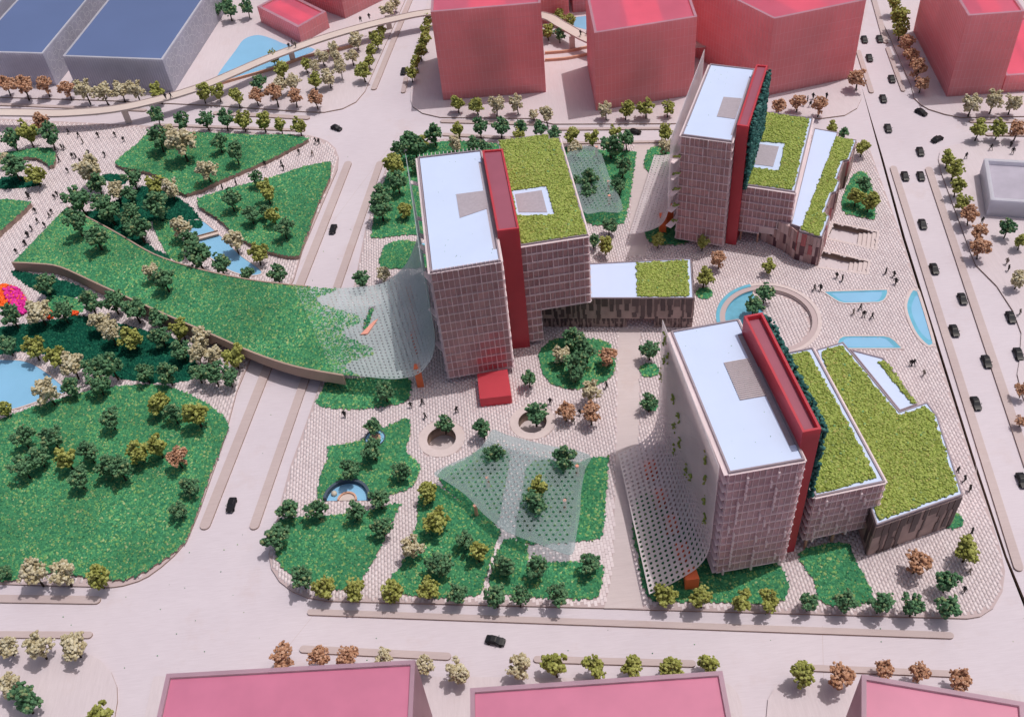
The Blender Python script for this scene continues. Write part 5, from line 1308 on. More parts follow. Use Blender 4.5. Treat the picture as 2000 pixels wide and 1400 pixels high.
# ------------------------------------------------------------------ front right tower (C)
Cw = D['Cw']; Cr = D['Cr']; C3 = D['C3']
C = thing('office_tower', 'front right tower with white roof, red spine, hedge and moss podium', 'building', (44, 122, 0.4))
blk = core('tower_block', C, Cw, 2.2, 34.0, 0.22)
nl, nr, fl, fr = Cw[3], Cw[2], Cw[0], Cw[1]
facade(blk, nl, nr, 2.6, 34.2, 13, True, 1.15, True, 0.34, seed=3, fin=(0.36, 0.5, 0.72), fin_gap=(3.0, 6.0), fin_up=0.12, skin='frosted acrylic', ledge=0.10)
facade(blk, fl, nl, 2.6, 34.2, 13, False, 1.4, False, 0.9, seed=4, skin='frosted acrylic')
facade(blk, nr, fr, 2.6, 34.2, 13, False, 1.4, False, 0.4, seed=4)
roof_card(blk, Cw, 34.45, notch=(0.11, 0.90, 0.085)); parapet(blk, Cw, 33.7, 34.75)
slab('roof_gutter', [bil(Cw, .88, .105), bil(Cw, .98, .105), bil(Cw, .98, .905), bil(Cw, .88, .905)], 34.0, 34.18, 'grey vent', parent=blk)
vent(blk, D['vC'], 34.5, 20)
mb = MB(); mb.prism(shrink(Cw, 3.0), 0.4, 2.6); mb.build('lobby', 'core brown', C)
columns(C, [bil(Cw, s, t) for s in (.1, .5, .9) for t in (.05, .5, .95)], 2.6, 0.3, 'trim grey')
sp = red_spine(C, Cr, 39.0, sunk=1.1)
c2fr, c2nr, c2nl = [Vector(p[:2]) for p in D['C2']]
c2fl = c2nl + (c2fr - c2nr)
C2 = [c2fl, c2fr, c2nr, c2nl]
hedge_wall(sp, c2fl + Vector((-2.2, -8)), Vector(Cr[2][:2]) + Vector((0.05, 0.4)), 18.6, 38.4, 1.3, 7, 0.9) if False else None
ra, rb = Vector(Cr[2][:2]), Vector(Cr[1][:2])
hedge_wall(sp, ra.lerp(rb, 0.01), ra.lerp(rb, 0.995), 18.4, 38.3, 1.5, 9)
blk2 = core('low_block', C, C2, 4.2, 18.1, 0.22)
facade(blk2, c2nl, c2nr, 4.4, 18.3, 6, True, 1.15, True, 0.34, seed=8, fin=(0.36, 0.5, 0.72), fin_gap=(3.0, 6.0), fin_up=0.12, skin='frosted acrylic', ledge=0.10)
facade(blk2, c2fl, c2nl, 4.4, 18.3, 6, False, 1.4, False, 0.7, seed=9)
facade(blk2, c2nr, c2fr, 4.4, 18.3, 6, False, 1.4, False, 0.5, seed=9)
roof_card(blk2, C2, 18.45); parapet(blk2, C2, 17.9, 18.75, 0.3)
moss(blk2, [bil(C2, .07, .012), bil(C2, .90, .022), bil(C2, .92, .965), bil(C2, .03, .985)], 18.5)
columns(C, [bil(C2, s, t) for s, t in ((.04, .985), (.45, .985), (.66, .95), (.05, .6), (.5, .6))], 4.4, 0.3)
# moss podium
pod = core('podium', C, C3, 0.4, 10.6, 0.25, 'core brown')
nC = len(C3)
c3 = [Vector(p[:2]) for p in C3]
if area2(c3) < 0: c3.reverse()
slab('roof_card', shrink(c3, 0.3), 10.5, 10.95, 'white card', parent=pod)
parapet(pod, c3, 10.2, 11.15, 0.28)
moss(pod, shrink(c3, 0.85), 10.98)
p_near, p_right, p_r2 = Vector(C3[6][:2]), Vector(C3[5][:2]), Vector(C3[4][:2])
planks(pod, p_near, p_right, 0.4, 10.3, 5, 0.1, (0.8, 1.9), (0.1, 0.8))
planks(pod, Vector(C3[0][:2]), p_near, 0.4, 10.3, 6, 0.1, (1.5, 3.0))
c3w = [Vector(p[:2]) for p in D['C3w']]
wing = core('podium_wing', C, c3w, 0.4, 7.2, 0.1)
slab('roof_card', shrink(c3w, 0.25), 7.15, 7.5, 'white card', parent=wing); parapet(wing, c3w, 7.0, 7.8, 0.22)
q4 = c3w
mid = lambda i, j, t: q4[i].lerp(q4[j], t)
moss(wing, [mid(1, 2, .06), mid(1, 2, .97), mid(1, 2, .93).lerp(mid(0, 3, .93), .22), mid(1, 2, .12).lerp(mid(0, 3, .12), .30)], 7.52)
# perforated screen
scr, S_, nu, nv = perforated('perforated_screen', C, D['scrCn'], D['scrCf'], 1.15, lambda u, v: 0.10 if u < 0.50 else (0.22 if u < 0.6 else 0.33), 'screen acrylic')
for k, (u, v) in enumerate(((.07, .93), (.13, .86), (.22, .93), (.30, .72), (.33, .62), (.38, .97), (.47, .57), (.47, .68), (.50, .36), (.54, .44), (.16, .18), (.27, .16), (.40, .13), (.52, .10), (.62, .66))):
    p = S_(u * nu, v * nv)
    n_ = 16
    c_ = np.stack([p.x + rng.normal(-0.1, 0.18, n_), p.y + rng.normal(0, 0.32, n_), p.z + rng.normal(0, 0.75, n_)], -1)
    vs, fs = blobs(c_, rng.uniform(0.16, 0.34, n_)); np_mesh('moss_tuft', vs, fs, 'moss', scr)
for k in range(6):
    z = 7 + 4.6 * k
    a = Vector((*bil(Cw, 0, .93), z)); p = Vector((D['scrCn'][0][0], D['scrCn'][0][1] + 2.2, z))
    mb = MB(); d = (p - a).normalized(); mb.box((a + p) / 2, d, Z.cross(d), Z, (p - a).length / 2, 0.5, 0.12); mb.build('bracket', 'ledge acrylic', C)
def orange_posts(bld, pts, z1, s=0.75):
    for p, zt in zip(pts, z1):
        mb = MB(); mb.prism([(p[0] - s, p[1] - s), (p[0] + s, p[1] - s), (p[0] + s * 0.8, p[1] + s), (p[0] - s * 0.8, p[1] + s)], 0.4, zt); mb.build('orange_post', 'orange post', bld)
orange_posts(C, D['oposts'], (4.3, 4.2, 4.2, 4.2, 4.3), 1.35)

# ------------------------------------------------------------------ middle tower (B)
Bw = D['Bw']; Br = D['Br']; Bg = [Vector(p[:2]) for p in D['Bg']]
B = thing('office_tower', 'middle tower with white roof, red spine and tall moss roofed block', 'building', (2, 185, 0.4))
blk = core('tower_block', B, Bw, 2.0, 35.0, 0.22)
fl, fr, nr, nl = Bw
hB0 = (35.2 - 2.4) / 13
pwB = (Vector(nr[:2]) - Vector(nl[:2])).length / round((Vector(nr[:2]) - Vector(nl[:2])).length / 1.15)
plain('red glow pane', (0.78, 0.07, 0.09), 0.4, 0.4, 0, 0.1, 0.5); plain('rose glow pane', (0.66, 0.19, 0.20), 0.4, 0.4, 0, 0.12, 0.5)  # red glow from inside is painted into these pane colours, fading upward
red_glow_me = unit_box('window_pane', 'red glow pane', pwB * 0.80, 0.10, hB0 * 0.78); rose_glow_me = unit_box('window_pane', 'rose glow pane', pwB * 0.80, 0.10, hB0 * 0.78)
facade(blk, nl, nr, 2.4, 35.2, 13, True, 1.15, True, seed=13, special=lambda k, f: None if k < 6 or k > 11 or f > 4 else (red_glow_me if f < 2 or (f == 2 and k > 7) else (rose_glow_me if f < 4 and k > 6 else (rose_glow_me if k > 8 else None))))
facade(blk, nr, fr, 2.4, 35.2, 13, False, 1.4, True, 0.5, seed=14)
facade(blk, fl, nl, 2.4, 35.2, 13, False, 1.4, False, 0.6, seed=14)
roof_card(blk, Bw, 35.45, notch=(0.11, 0.90, 0.05)); parapet(blk, Bw, 34.7, 35.75)
slab('roof_gutter', [bil(Bw, .91, .105), bil(Bw, .98, .105), bil(Bw, .98, .905), bil(Bw, .91, .905)], 35.0, 35.18, 'grey vent', parent=blk)
vent(blk, D['vB'], 35.5, 0)
for k in range(16):
    p = bil(Bw, (k + .5) / 16, 1.0)
    place('crenel', unit_box('crenel', 'ledge acrylic', 0.12, 0.5, 0.5), blk, (p.x, p.y, 35.85), 0.05)
    p = bil(Bw, (k + .5) / 16, 0.0)
    place('crenel', unit_box('crenel', 'ledge acrylic', 0.12, 0.9, 0.4), blk, (p.x, p.y + 0.2, 35.8), 0.0)
mb = MB(); mb.prism(shrink(Bw, 3.0), 0.4, 2.6); mb.build('lobby', 'core brown', B)
columns(B, [bil(Bw, s, t) for s in (.08, .5, .92) for t in (.05, .5, .95)], 2.6, 0.3, 'wood post')
rt = [Vector(p[:2]) for p in D['redtop']]
mb = MB(); mb.prism(rt, 0.4, 3.2); rb_ = mb.build('red_entrance', 'red acrylic', B)
md = rb_.modifiers.new('edge', 'BEVEL'); md.width = 0.25; md.segments = 2
red_spine(B, Br, 37.5)
gq = [Bg[0], Bg[3], Bg[4], Bg[5]]
blk2 = core('green_block', B, [gq[0], gq[1], gq[2].lerp(gq[1], .02), gq[3].lerp(gq[0], .02)], 12.2, 31.4, 0.22)
mb = MB(); gl = [gq[3], gq[3].lerp(gq[2], .24), gq[0].lerp(gq[1], .24), gq[0]]; mb.prism(shrink(gl, 0.22), 1.5, 12.3); mb.build('lower_core', 'core brown', blk2)
facade(blk2, gq[3], gq[2], 2.0, 31.7, 12, True, 1.2, True, 0.5, lo=lambda s: 1.9 if s < 0.26 else 11.8, seed=21)
facade(blk2, gq[2], gq[1], 11.9, 31.7, 8, False, 1.4, False, 0.4, seed=22)
slab('roof_card', shrink(Bg, 0.25), 31.6, 31.98, 'white card', parent=blk2); parapet(blk2, Bg, 31.2, 32.15, 0.25)
vb = [Vector(p[:2]) for p in D['vBg']]
mossring = []
for i in range(4):
    p, q = vb[i], vb[(i + 1) % 4]
    k = max(2, int((q - p).length / 0.5))
    for j in range(k):
        w = p.lerp(q, j / k); mossring.append((w.x + rng.uniform(-.14, .14), w.y + rng.uniform(-.14, .14)))
moss(blk2, shrink(Bg, 0.34), 32.0, holes=[mossring], jitter=0.06)
vent(blk2, D['vBg2'], 32.0, 0)
# wing with moss roof
W = [Vector(p[:2]) for p in D['W']]
wfl, wfr, wnr, wnl = W
dl = (wnl - wnr).normalized()
wl2 = wnl + dl * 13.0; wf2 = wfl + (wfl - wfr).normalized() * 12.0
wp = core('wing', B, [wf2, wfr, wnr, wl2], 3.6, 9.6, 0.25)
pxl, pxr = 28.6, 35.2
tt = lambda x: (x - wl2.x) / (wnr.x - wl2.x)
for a_, b_2, nm in ((0.0, tt(pxl), 'wing_base'), (tt(pxr), 1.0, 'wing_base')):
    q_ = [wf2.lerp(wfr, a_), wf2.lerp(wfr, b_2), wl2.lerp(wnr, b_2), wl2.lerp(wnr, a_)]
    mb = MB(); mb.prism(shrink(q_, 0.35), 0.4, 3.7); mb.build(nm, 'core brown', B)
planks(wp, wl2, wnr, 3.4, 9.7, 31, 0.35)
planks(wp, wl2, wl2.lerp(wnr, tt(pxl)), 0.5, 3.35, 32, 0.0, (0.4, 1.0))
planks(wp, wl2.lerp(wnr, tt(pxr)), wnr, 0.5, 3.35, 33, 0.0, (0.4, 1.0))
planks(wp, wnr, wfr, 0.5, 9.7, 34, 0.35)
slab('roof_card', shrink([wf2, wfr, wnr, wl2], 0.3), 9.6, 9.98, 'white card', parent=wp)
parapet(wp, [wf2, wfr, wnr, wl2], 9.3, 10.2, 0.25)
mq = [wfl.lerp(wfr, .45), wfl.lerp(wfr, .96), wnl.lerp(wnr, .95), wnl.lerp(wnr, .44)]
moss(wp, [mq[0].lerp(mq[3], .05), mq[1].lerp(mq[2], .05), mq[1].lerp(mq[2], .95), mq[0].lerp(mq[3], .95)], 10.0)
# hanging sheet
slit = [(p[0], p[1]) for p in D['slit']]
def hB(u, v):
    return 0.10 if u < 0.40 else (0.18 if u < 0.58 else 0.26)
scr, S_, nu, nv = perforated('perforated_sheet', B, D['scrBn'], D['scrBf'], 1.12, hB, 'sheet acrylic')
# cut the slit by dropping faces over it
bm = bmesh.new(); bm.from_mesh(scr.data)
dead = [f for f in bm.faces if inside(slit, np.array([f.calc_center_median().x]), np.array([f.calc_center_median().y]))[0] and f.calc_center_median().z < 9]
bmesh.ops.delete(bm, geom=dead, context='FACES'); bm.to_mesh(scr.data); bm.free()
sl = D['slit']
n_ = 46; t_ = rng.uniform(0, 1, n_)
c_ = np.stack([sl[0][0] + (sl[2][0] - sl[0][0]) * t_ + rng.normal(0.5, 0.25, n_), sl[0][1] + (sl[2][1] - sl[0][1]) * t_ + rng.normal(0, 0.2, n_), 6.2 + rng.uniform(-.3, .25, n_)], -1)
vs, fs = blobs(c_, rng.uniform(0.25, 0.45, n_)); np_mesh('moss_tuft', vs, fs, 'grass', scr)
mb = MB(); mb.prism([(sl[0][0] - 0.2, sl[0][1] - 0.2), (sl[0][0] + 1.5, sl[0][1] - 0.3), (sl[4][0] + 1.6, sl[4][1] - 0.6), (sl[4][0] + 0.4, sl[4][1] - 1.4)], 6.15, 6.6); mb.build('salmon_flap', 'salmon post', scr)
# grass creeping onto the sheet
n_ = 3600
u_ = rng.uniform(0, 1, n_) ** 0.75; v_ = rng.uniform(0.0, 1, n_)
pts_ = [S_(nu * (1.0 - 0.30 * (1 - a)), nv * b) for a, b in zip(u_, v_)]
lim = [0.35 + 0.5 * abs(b - 0.45) + 0.22 * math.sin(b * 17.0) for b in v_]
pts_ = np.array([p[:] for p, a, l in zip(pts_, u_, lim) if a > l])
tufts('grass_fringe', pts_[:, 0], pts_[:, 1], pts_[:, 2], 0.38, 0.34, 'grass', scr)
for k in range(5):
    z = 9 + 5.5 * k
    for t in (.12, .45, .72, .95):
        a = Vector((*bil(Bw, 0, t), z)); p0 = Vector(D['scrBf'][0][:2]).lerp(Vector(D['scrBn'][0][:2]), t); p = Vector((p0.x, p0.y, z))
        if (k + int(t * 10)) % 2:
            mb = MB(); d = (p - a).normalized(); mb.box((a + p) / 2, d, Z.cross(d), Z, (p - a).length / 2, 0.55, 0.12); mb.build('bracket', 'ledge acrylic', B)
orange_posts(B, D['opostsB'], (7, 7, 7, 7), 0.8)

# ------------------------------------------------------------------ back right tower (A)
Aw = D['Aw']; Ar = D['Ar']
A = thing('office_tower', 'back right tower with white roof, red spine and brown clad podium', 'building', (62, 215, 0.4))
fl, fr, nr, nl = Aw
blk = core('tower_block', A, Aw, 1.8, 33.5, 0.22)
facade(blk, nl, nr, 2.0, 33.7, 13, True, 1.1, True, seed=43)
facade(blk, nr, fr, 2.0, 33.7, 13, False, 1.4, False, 0.4, seed=44)
facade(blk, fl, nl, 2.0, 33.7, 13, False, 1.4, False, 0.5, seed=44)
roof_card(blk, Aw, 33.95, notch=(0.11, 0.92, 0.04)); parapet(blk, Aw, 33.2, 34.25, 0.28)
vent(blk, D['vA'], 34.0, 0)
slab('roof_gutter', [bil(Aw, .92, .105), bil(Aw, .985, .105), bil(Aw, .985, .925), bil(Aw, .92, .925)], 33.5, 33.68, 'grey vent', parent=blk)
mb = MB(); mb.prism(shrink(Aw, 2.6), 0.4, 2.2); mb.build('lobby', 'core brown', A)
columns(A, [bil(Aw, s, t) for s in (.1, .5, .9) for t in (.1, .95)], 2.2, 0.3, 'wood post')
sp = red_spine(A, Ar, 37.0)
agfr, agnr, agnl = [Vector(p[:2]) for p in D['Ag']]
agfl = agnl + (agfr - agnr)
Ag = [agfl, agfr, agnr, agnl]
ra, rb = Vector(Ar[2][:2]), Vector(Ar[1][:2])
hedge_wall(sp, ra.lerp(rb, 0.02), ra.lerp(rb, 0.99), 18.4, 36.6, 0.9, 6.5)
blk2 = core('low_block', A, Ag, 4.0, 18.1, 0.22)
facade(blk2, agnl, agnr, 4.2, 18.3, 6, True, 1.1, True, 0.5, lo=lambda s: 4.1 if s < 0.45 else 6.3, seed=51)
facade(blk2, agnr, agfr, 9.9, 18.3, 4, False, 1.4, False, 0.4, seed=52)
roof_card(blk2, Ag, 18.45); parapet(blk2, Ag, 17.9, 18.75, 0.28)
va = [Vector(p[:2]) for p in D['vAg']]
ringa = []
for i in range(4):
    p, q = va[i], va[(i + 1) % 4]
    k = max(2, int((q - p).length / 0.5))
    for j in range(k):
        w = p.lerp(q, j / k); ringa.append((w.x + rng.uniform(-.14, .14), w.y + rng.uniform(-.14, .14)))
moss(blk2, [bil(Ag, .06, .015), bil(Ag, .92, .02), bil(Ag, .94, .975), bil(Ag, .02, .985)], 18.5, holes=[ringa])
vent(blk2, D['vAg2'], 18.5, 0)
columns(A, [bil(Ag, s, t) for s, t in ((.06, .985), (.40, .985), (.1, .7))], 4.2, 0.2)
# podium: white strip roof and stepped moss roof
a3 = [Vector(p[:2]) for p in D['A3']]
fR, nR = a3[3], a3[4]
nL_, nM = a3[7], a3[5]
jog = []
dr = (nR - fR).normalized(); outn = Vector((-dr.y, dr.x)); outn = outn if outn.x > 0 else -outn
ts = [0, .22, .24, .44, .46, .56, .58, .78, .80, 1.0]
offs = [0, 0, -1.3, -1.3, -0.3, -0.3, -1.3, -1.3, 0.2, 0.2]
for t, o_ in zip(ts, offs):
    jog.append(fR.lerp(nR, t) + outn * o_)
foot = [a3[0], a3[1], a3[2]] + jog + [nM, a3[6], nL_]
pod = core('podium', A, foot, 0.4, 9.4, 0.2)
slab('roof_card', shrink(foot, 0.25), 9.3, 9.78, 'white card', parent=pod)
parapet(pod, foot, 9.0, 9.95, 0.2)
moss(pod, [a3[1].lerp(a3[2], .7) - dr * -0.6, jog[0] + outn * -0.6 + dr * 0.4] + [p - outn * 0.75 for p in jog[1:]] + [nM.lerp(nR, .04) - dr * 0.7], 9.8, jitter=0.18)
for i in range(len(jog) - 1):
    if (jog[i + 1] - jog[i]).length > 0.5:
        cladding(pod, jog[i + 1], jog[i], 0.4, 9.3, 2, 'cladding red', (0.6, 1.4), 60 + i)
cladding(pod, nM, nR + outn * 0.2, 0.4, 9.3, 3, 'cladding red', (0.7, 1.3), 71)
cladding(pod, nL_, nM, 0.4, 9.3, 3, 'cladding red', (0.7, 1.3), 72)
cladding(pod, agnl.lerp(agnr, .44) + dr * 1.0 - dr * 3.0, nL_, 0.4, 9.0, 3, 'cladding red', (0.7, 1.3), 73)
mb = MB(); p0_ = agnl.lerp(agnr, .44) - dr * 2.0; mb.prism([p0_, nL_ + dr * -0.15, nL_ - dr * 20, p0_ - dr * 20], 0.4, 8.9); mb.build('podium_core', 'core brown', A)
perforated('perforated_screen', A, D['scrAn'], D['scrAf'], 1.15, lambda u, v: 0.10 if u < 0.55 else 0.22, 'screen acrylic')
for k in range(5):
    z = 8 + 5.0 * k
    a = Vector((*bil(Aw, 0, .97), z)); p = Vector((D['scrAn'][0][0] + 0.6, D['scrAn'][0][1] + 1.2, z))
    mb = MB(); d = (p - a).normalized(); mb.box((a + p) / 2, d, Z.cross(d), Z, (p - a).length / 2, 0.8, 0.12); br = mb.build('bracket', 'ledge acrylic', A)
    c_ = np.stack([p.x * .4 + a.x * .6 + rng.normal(0, 0.5, 10), p.y * .4 + a.y * .6 + rng.normal(0, 0.3, 10), np.full(10, z + 0.3)], -1)
    vs, fs = blobs(c_, rng.uniform(0.2, 0.36, 10)); np_mesh('moss_tuft', vs, fs, 'moss', br)
orange_posts(A, D['opostsA'], (6, 6), 0.9)

# ------------------------------------------------------------------ flat perforated canopies on posts
def flat_canopy(label, key, posts, cell, hr, ang):
    loop = [(p.x, p.y) for p in smooth_loop([(q[0], q[1], 0) for q in D[key]], 3)]
    z = D[key][0][2]
    c = sum((Vector((*p, 0)) for p in loop), Vector()) / len(loop)
    e = thing('perforated_canopy', label, 'canopy', (c.x, c.y, 0.4), 'flat perforated canopies')
    inn = [(p.x, p.y) for p in shrink(loop, 0.75)]
    X, Y = brick_field(inn, [], ang, cell, cell)
    holes = [circle((x, y), hr, 8) for x, y in zip(X, Y)]
    v, f = cdt(loop, holes)
    mb = MB(); mb.add([(p.x, p.y, z + 0.25 * math.sin((p.x + p.y) * 0.12)) for p in v], f)
    o = mb.build('sheet', 'canopy acrylic', e)
    md = o.modifiers.new('thickness', 'SOLIDIFY'); md.thickness = 0.14; md.offset = 0
    for p in D[posts]:
        mb = MB(); mb.prism(circle(p, 0.38, 12), 0.4, z - 0.05); mb.build('post', 'salmon post', e)
    return e
flat_canopy('large wavy perforated canopy above the lawns in front', 'canF', 'canFposts', 1.25, 0.30, 0.35)
flat_canopy('smaller perforated canopy in the garden right of middle tower', 'canB', 'canBposts', 1.2, 0.26, 0.2)

# ------------------------------------------------------------------ elevated footbridge
sk = smooth_loop(D['sky'], 5, False)
e = thing('footbridge', 'long curved elevated footbridge on posts crossing the upper streets', 'bridge', (sk[0].x, sk[0].y, 0.4))
def ribbon(name, pts, w, z0, z1, mat, parent, off=0.0):
    m = len(pts); vs = []
    for i, p in enumerate(pts):
        t = (pts[min(i + 1, m - 1)] - pts[max(i - 1, 0)]); t.z = 0; t.normalize()
        nrm = Vector((-t.y, t.x, 0)); a = p + nrm * (off + w / 2); b = p + nrm * (off - w / 2)
        vs += [(a.x, a.y, z1), (b.x, b.y, z1), (b.x, b.y, z0), (a.x, a.y, z0)]
    fs = []
    for i in range(m - 1):
        a, b = i * 4, (i + 1) * 4
        fs += [(a + k, b + k, b + (k + 1) % 4, a + (k + 1) % 4) for k in range(4)]
    fs += [(0, 1, 2, 3), tuple((m - 1) * 4 + 3 - k for k in range(4))]
    return obj(name, vs, fs, mat, parent)
dk = ribbon('deck', sk, 3.9, 5.6, 5.95, 'deck wood', e)
for s in (-1, 1):
    ribbon('kerb', sk, 0.16, 5.95, 6.15, 'strip board', e, s * 1.86)
for p in D['skyp']:
    mb = MB(); mb.prism([(p[0] - .9, p[1] - .4), (p[0] + .9, p[1] - .4), (p[0] + .9, p[1] + .4), (p[0] - .9, p[1] + .4)], 0.4, 5.5); mb.build('pier', 'deck wood', e)
for k, lab in (('wallA', 'upper curved low wooden wall between the top pink blocks'), ('wallB', 'lower curved low wooden wall between the top pink blocks'), ('wallC', 'low wooden wall under the footbridge beside the pond')):
    tag(ribbon('low_wall', smooth_loop(D[k], 5, False), 0.5, 0.35, 1.3, 'wood post', None), lab, 'wall')

# ------------------------------------------------------------------ massing blocks of tinted acrylic
def massing(label, q, z1, z0=0.4, cores=1, fl=2.9, bay=1.2, mats=('pink wall', 'pink rim', 'pink roof', 'pink line', 'pink core'), sink=0.55, rim=0.75, cat='building', lines=(0, 1, 2, 3), group='pink context blocks'):
    q = [Vector(p[:2]) for p in q]
    if area2(q) < 0:
        q.reverse()
    c = sum(q, Vector((0, 0))) / len(q)
    e = thing('massing_block', label, cat, (c.x, c.y, z0), group)
    inn = shrink(q, rim)
    for i in range(len(q)):
        j = (i + 1) % len(q)
        vs = [(*q[i], z0), (*q[j], z0), (*inn[j], z0), (*inn[i], z0), (*q[i], z1), (*q[j], z1), (*inn[j], z1), (*inn[i], z1)]
        mb = MB(); mb.add(vs, [(0, 1, 5, 4), (2, 3, 7, 6), (3, 2, 1, 0), (0, 4, 7, 3), (1, 2, 6, 5)], 0); mb.add(vs, [(4, 5, 6, 7)], 1)
        w = mb.build('wall', [mats[0], mats[1]], e)
        if i in lines:
            d3 = Vector((*(q[j] - q[i]), 0)); L = d3.length; d3.normalize(); nr3 = Vector((d3.y, -d3.x, 0))
            ml = MB()
            for k in range(1, int(L / bay)):
                ml.box(Vector((*q[i], 0)) + d3 * (k * L / int(L / bay)) + nr3 * 0.02 + Z * ((z0 + z1) / 2), d3, nr3, Z, 0.045, 0.04, (z1 - z0) / 2 - 0.15)
            for k in range(1, int((z1 - z0) / fl)):
                ml.box(Vector((*q[i], 0)) + d3 * (L / 2) + nr3 * 0.01 + Z * (z0 + k * fl), d3, nr3, Z, L / 2 - 0.1, 0.03, 0.04)
            if ml.v:
                ml.build('grid_lines', mats[3], w, kind='stuff')
    slab('roof', shrink(q, rim + 0.01), z1 - sink - 0.3, z1 - sink, mats[2], parent=e)
    if cores:
        cq = shrink(q, min((q[1] - q[0]).length, (q[2] - q[1]).length) * 0.30) if len(q) != 4 else [bil([q[3], q[2], q[1], q[0]], s_, t_) for s_, t_ in ((.34, .08), (.68, .08), (.68, .94), (.34, .94))]
        mb = MB(); mb.prism(cq, z0 + 0.02, z1 - sink - 0.5); mb.build('inner_core', mats[4], e)
        mb = MB(); mb.prism(shrink(q, rim + 0.4), z0 + 0.02, z0 + 3.2); mb.build('inner_base', mats[4], e)
    return e
def rect(nl, nr, depth, skew=0.0):
    nl = Vector(nl[:2]); nr = Vector(nr[:2]); d = (nr - nl).normalized(); b = Vector((-d.y, d.x)) + d * skew
    return [nl, nr, nr + b * depth, nl + b * depth]
massing('big pink block at the top centre beside the left road', rect(D['P1'][0], D['P1'][1], 27), 30.5)
massing('second pink block at the top, left of the back tower', [Vector(p[:2]) for p in (D['P2'][0], D['P2'][1])] + [Vector(D['P2'][1][:2]) + Vector((0.8, 26)), Vector(D['P2'][0][:2]) + Vector((0.8, 26))], 26.5)
p3n, p3r, p3l = [Vector(p[:2]) for p in D['P3']]
ld = (p3l - p3n).normalized()
massing('angled pink block behind the back right tower', [p3n, p3r, p3r + ld * 34, p3n + ld * 34], 26.0)
p4 = Vector(D['P4'][0][:2]); rd = Vector((1, -0.07)).normalized(); bd = Vector((0.087, 1)).normalized()
massing('tall pink block at the top right corner', [p4, p4 + rd * 15.6, p4 + rd * 15.6 + bd * 38, p4 + bd * 38], 26.5)
massing('low pink annex at the right edge', [p4 + rd * 15.9, p4 + rd * 45, p4 + rd * 45 + bd * 32, p4 + rd * 15.9 + bd * 32], 6.2)
p5n, p5r, p5l = [Vector(p[:2]) for p in D['P5']]
massing('small low pink block beside the footbridge', [p5n, p5r, p5r + (p5l - p5n), p5l], 6.6, cores=1, rim=1.1)
p6n, p6r, p6l = [Vector(p[:2]) for p in D['P6']]
dr6 = (p6r - p6n).normalized(); dl6 = (p6l - p6n).normalized()
massing('pink block at the top behind the small low one', [p6n, p6n + dr6 * 26, p6n + dr6 * 26 + dl6 * 30, p6n + dl6 * 30], 24)
t10 = [Vector(p[:2]) for p in D['P10']]
massing('far red block between the two top pink blocks', [t10[0], t10[1], t10[1] + Vector((0, 30)), t10[0] + Vector((0, 30))], 22)
massing('far red block beside the blue pool patch', [t10[2] + Vector((1, 0)), t10[3] + Vector((8, 0)), t10[3] + Vector((8, 28)), t10[2] + Vector((1, 28))], 18)
massing('far red block left of the angled pink block', [t10[4], t10[5], t10[5] + Vector((0, 28)), t10[4] + Vector((0, 28))], 20)
def front_block(label, key):
    a, b = [Vector(p[:2]) for p in D[key]]
    d = (b - a).normalized(); n_ = Vector((d.y, -d.x))
    massing(label, [a, b, b + n_ * 48, a + n_ * 48], 22, mats=('pink wall front', 'pink rim', 'pink roof front', 'pink line', 'pink core'), cores=0, bay=2.2, lines=())
acrylic('pink wall front', (0.72, 0.52, 0.58), 0.30, 0.5, 0.4)
acrylic('pink roof front', (0.66, 0.215, 0.35), 0.03, 0.2, 0.35)
front_block('pink roof at the bottom left of the picture', 'P7')
front_block('pink roof at the bottom centre of the picture', 'P8')
front_block('pink roof at the bottom right corner', 'P9')
HM = ('hall wall', 'hall line', 'slate roof', 'hall line', 'core brown')
hA = [Vector(p[:2]) for p in D['hallA']]
hb = (hA[2] - hA[1]).normalized()
hall1 = massing('grey hall with slate blue roof, nearest the footbridge', [hA[0], hA[1], hA[1] + hb * 75, hA[0] + hb * 75], 12.5, cores=0, fl=40, bay=0.9, mats=HM, sink=0.10, rim=0.7, group='slate blue roofed halls')
hB_ = [Vector(p[:2]) for p in D['hallB']]
hall2 = massing('grey hall with slate blue roof at the left edge', [hB_[0], hB_[1], hB_[1] + hb * 75, hB_[0] + hb * 75], 12.5, cores=0, fl=40, bay=0.9, mats=HM, sink=0.10, rim=0.7, group='slate blue roofed halls')
dx_ = (hB_[0] - hB_[1]).normalized()
s_ = hB_[0] + dx_ * 6.0
massing('third slate roofed hall cut by the top left corner', [s_ + dx_ * 30, s_, s_ + hb * 75, s_ + dx_ * 30 + hb * 75], 12.5, cores=0, fl=40, bay=0.9, mats=HM, sink=0.10, rim=0.7, group='slate blue roofed halls')
# rings of thin relief on the halls' side walls
def rings(e, a, d, L, z0, z1):
    nrm = Vector((d.y, -d.x, 0)); d3 = Vector((d.x, d.y, 0)); mb = MB()
    rr = random.Random(3); s = 3.0; row = 0
    while s < L - 3:
        for z in (z0 + 2.6 + (row % 2) * 1.4, z0 + 6.2 + (row % 2) * 1.4, z0 + 9.4):
            r0 = rr.uniform(1.3, 1.8)
            c_ = Vector((a.x, a.y, 0)) + d3 * s + Z * z + nrm * 0.05
            vs = []
            for k in range(16):
                t = k * 6.28318 / 16
                for q in (r0, r0 - 0.16):
                    vs.append(c_ + d3 * (q * math.cos(t)) + Z * (q * math.sin(t)))
            mb.add(vs, [(2 * k, 2 * ((k + 1) % 16), 2 * ((k + 1) % 16) + 1, 2 * k + 1) for k in range(16)])
        s += 3.3; row += 1
    mb.build('relief_rings', 'hall ring', e, kind='stuff')
acrylic('hall ring', (0.98, 0.98, 1.0), 0.0, 0.4)
rings(hall1, hA[1], hb, 70, 0.4, 12.5)
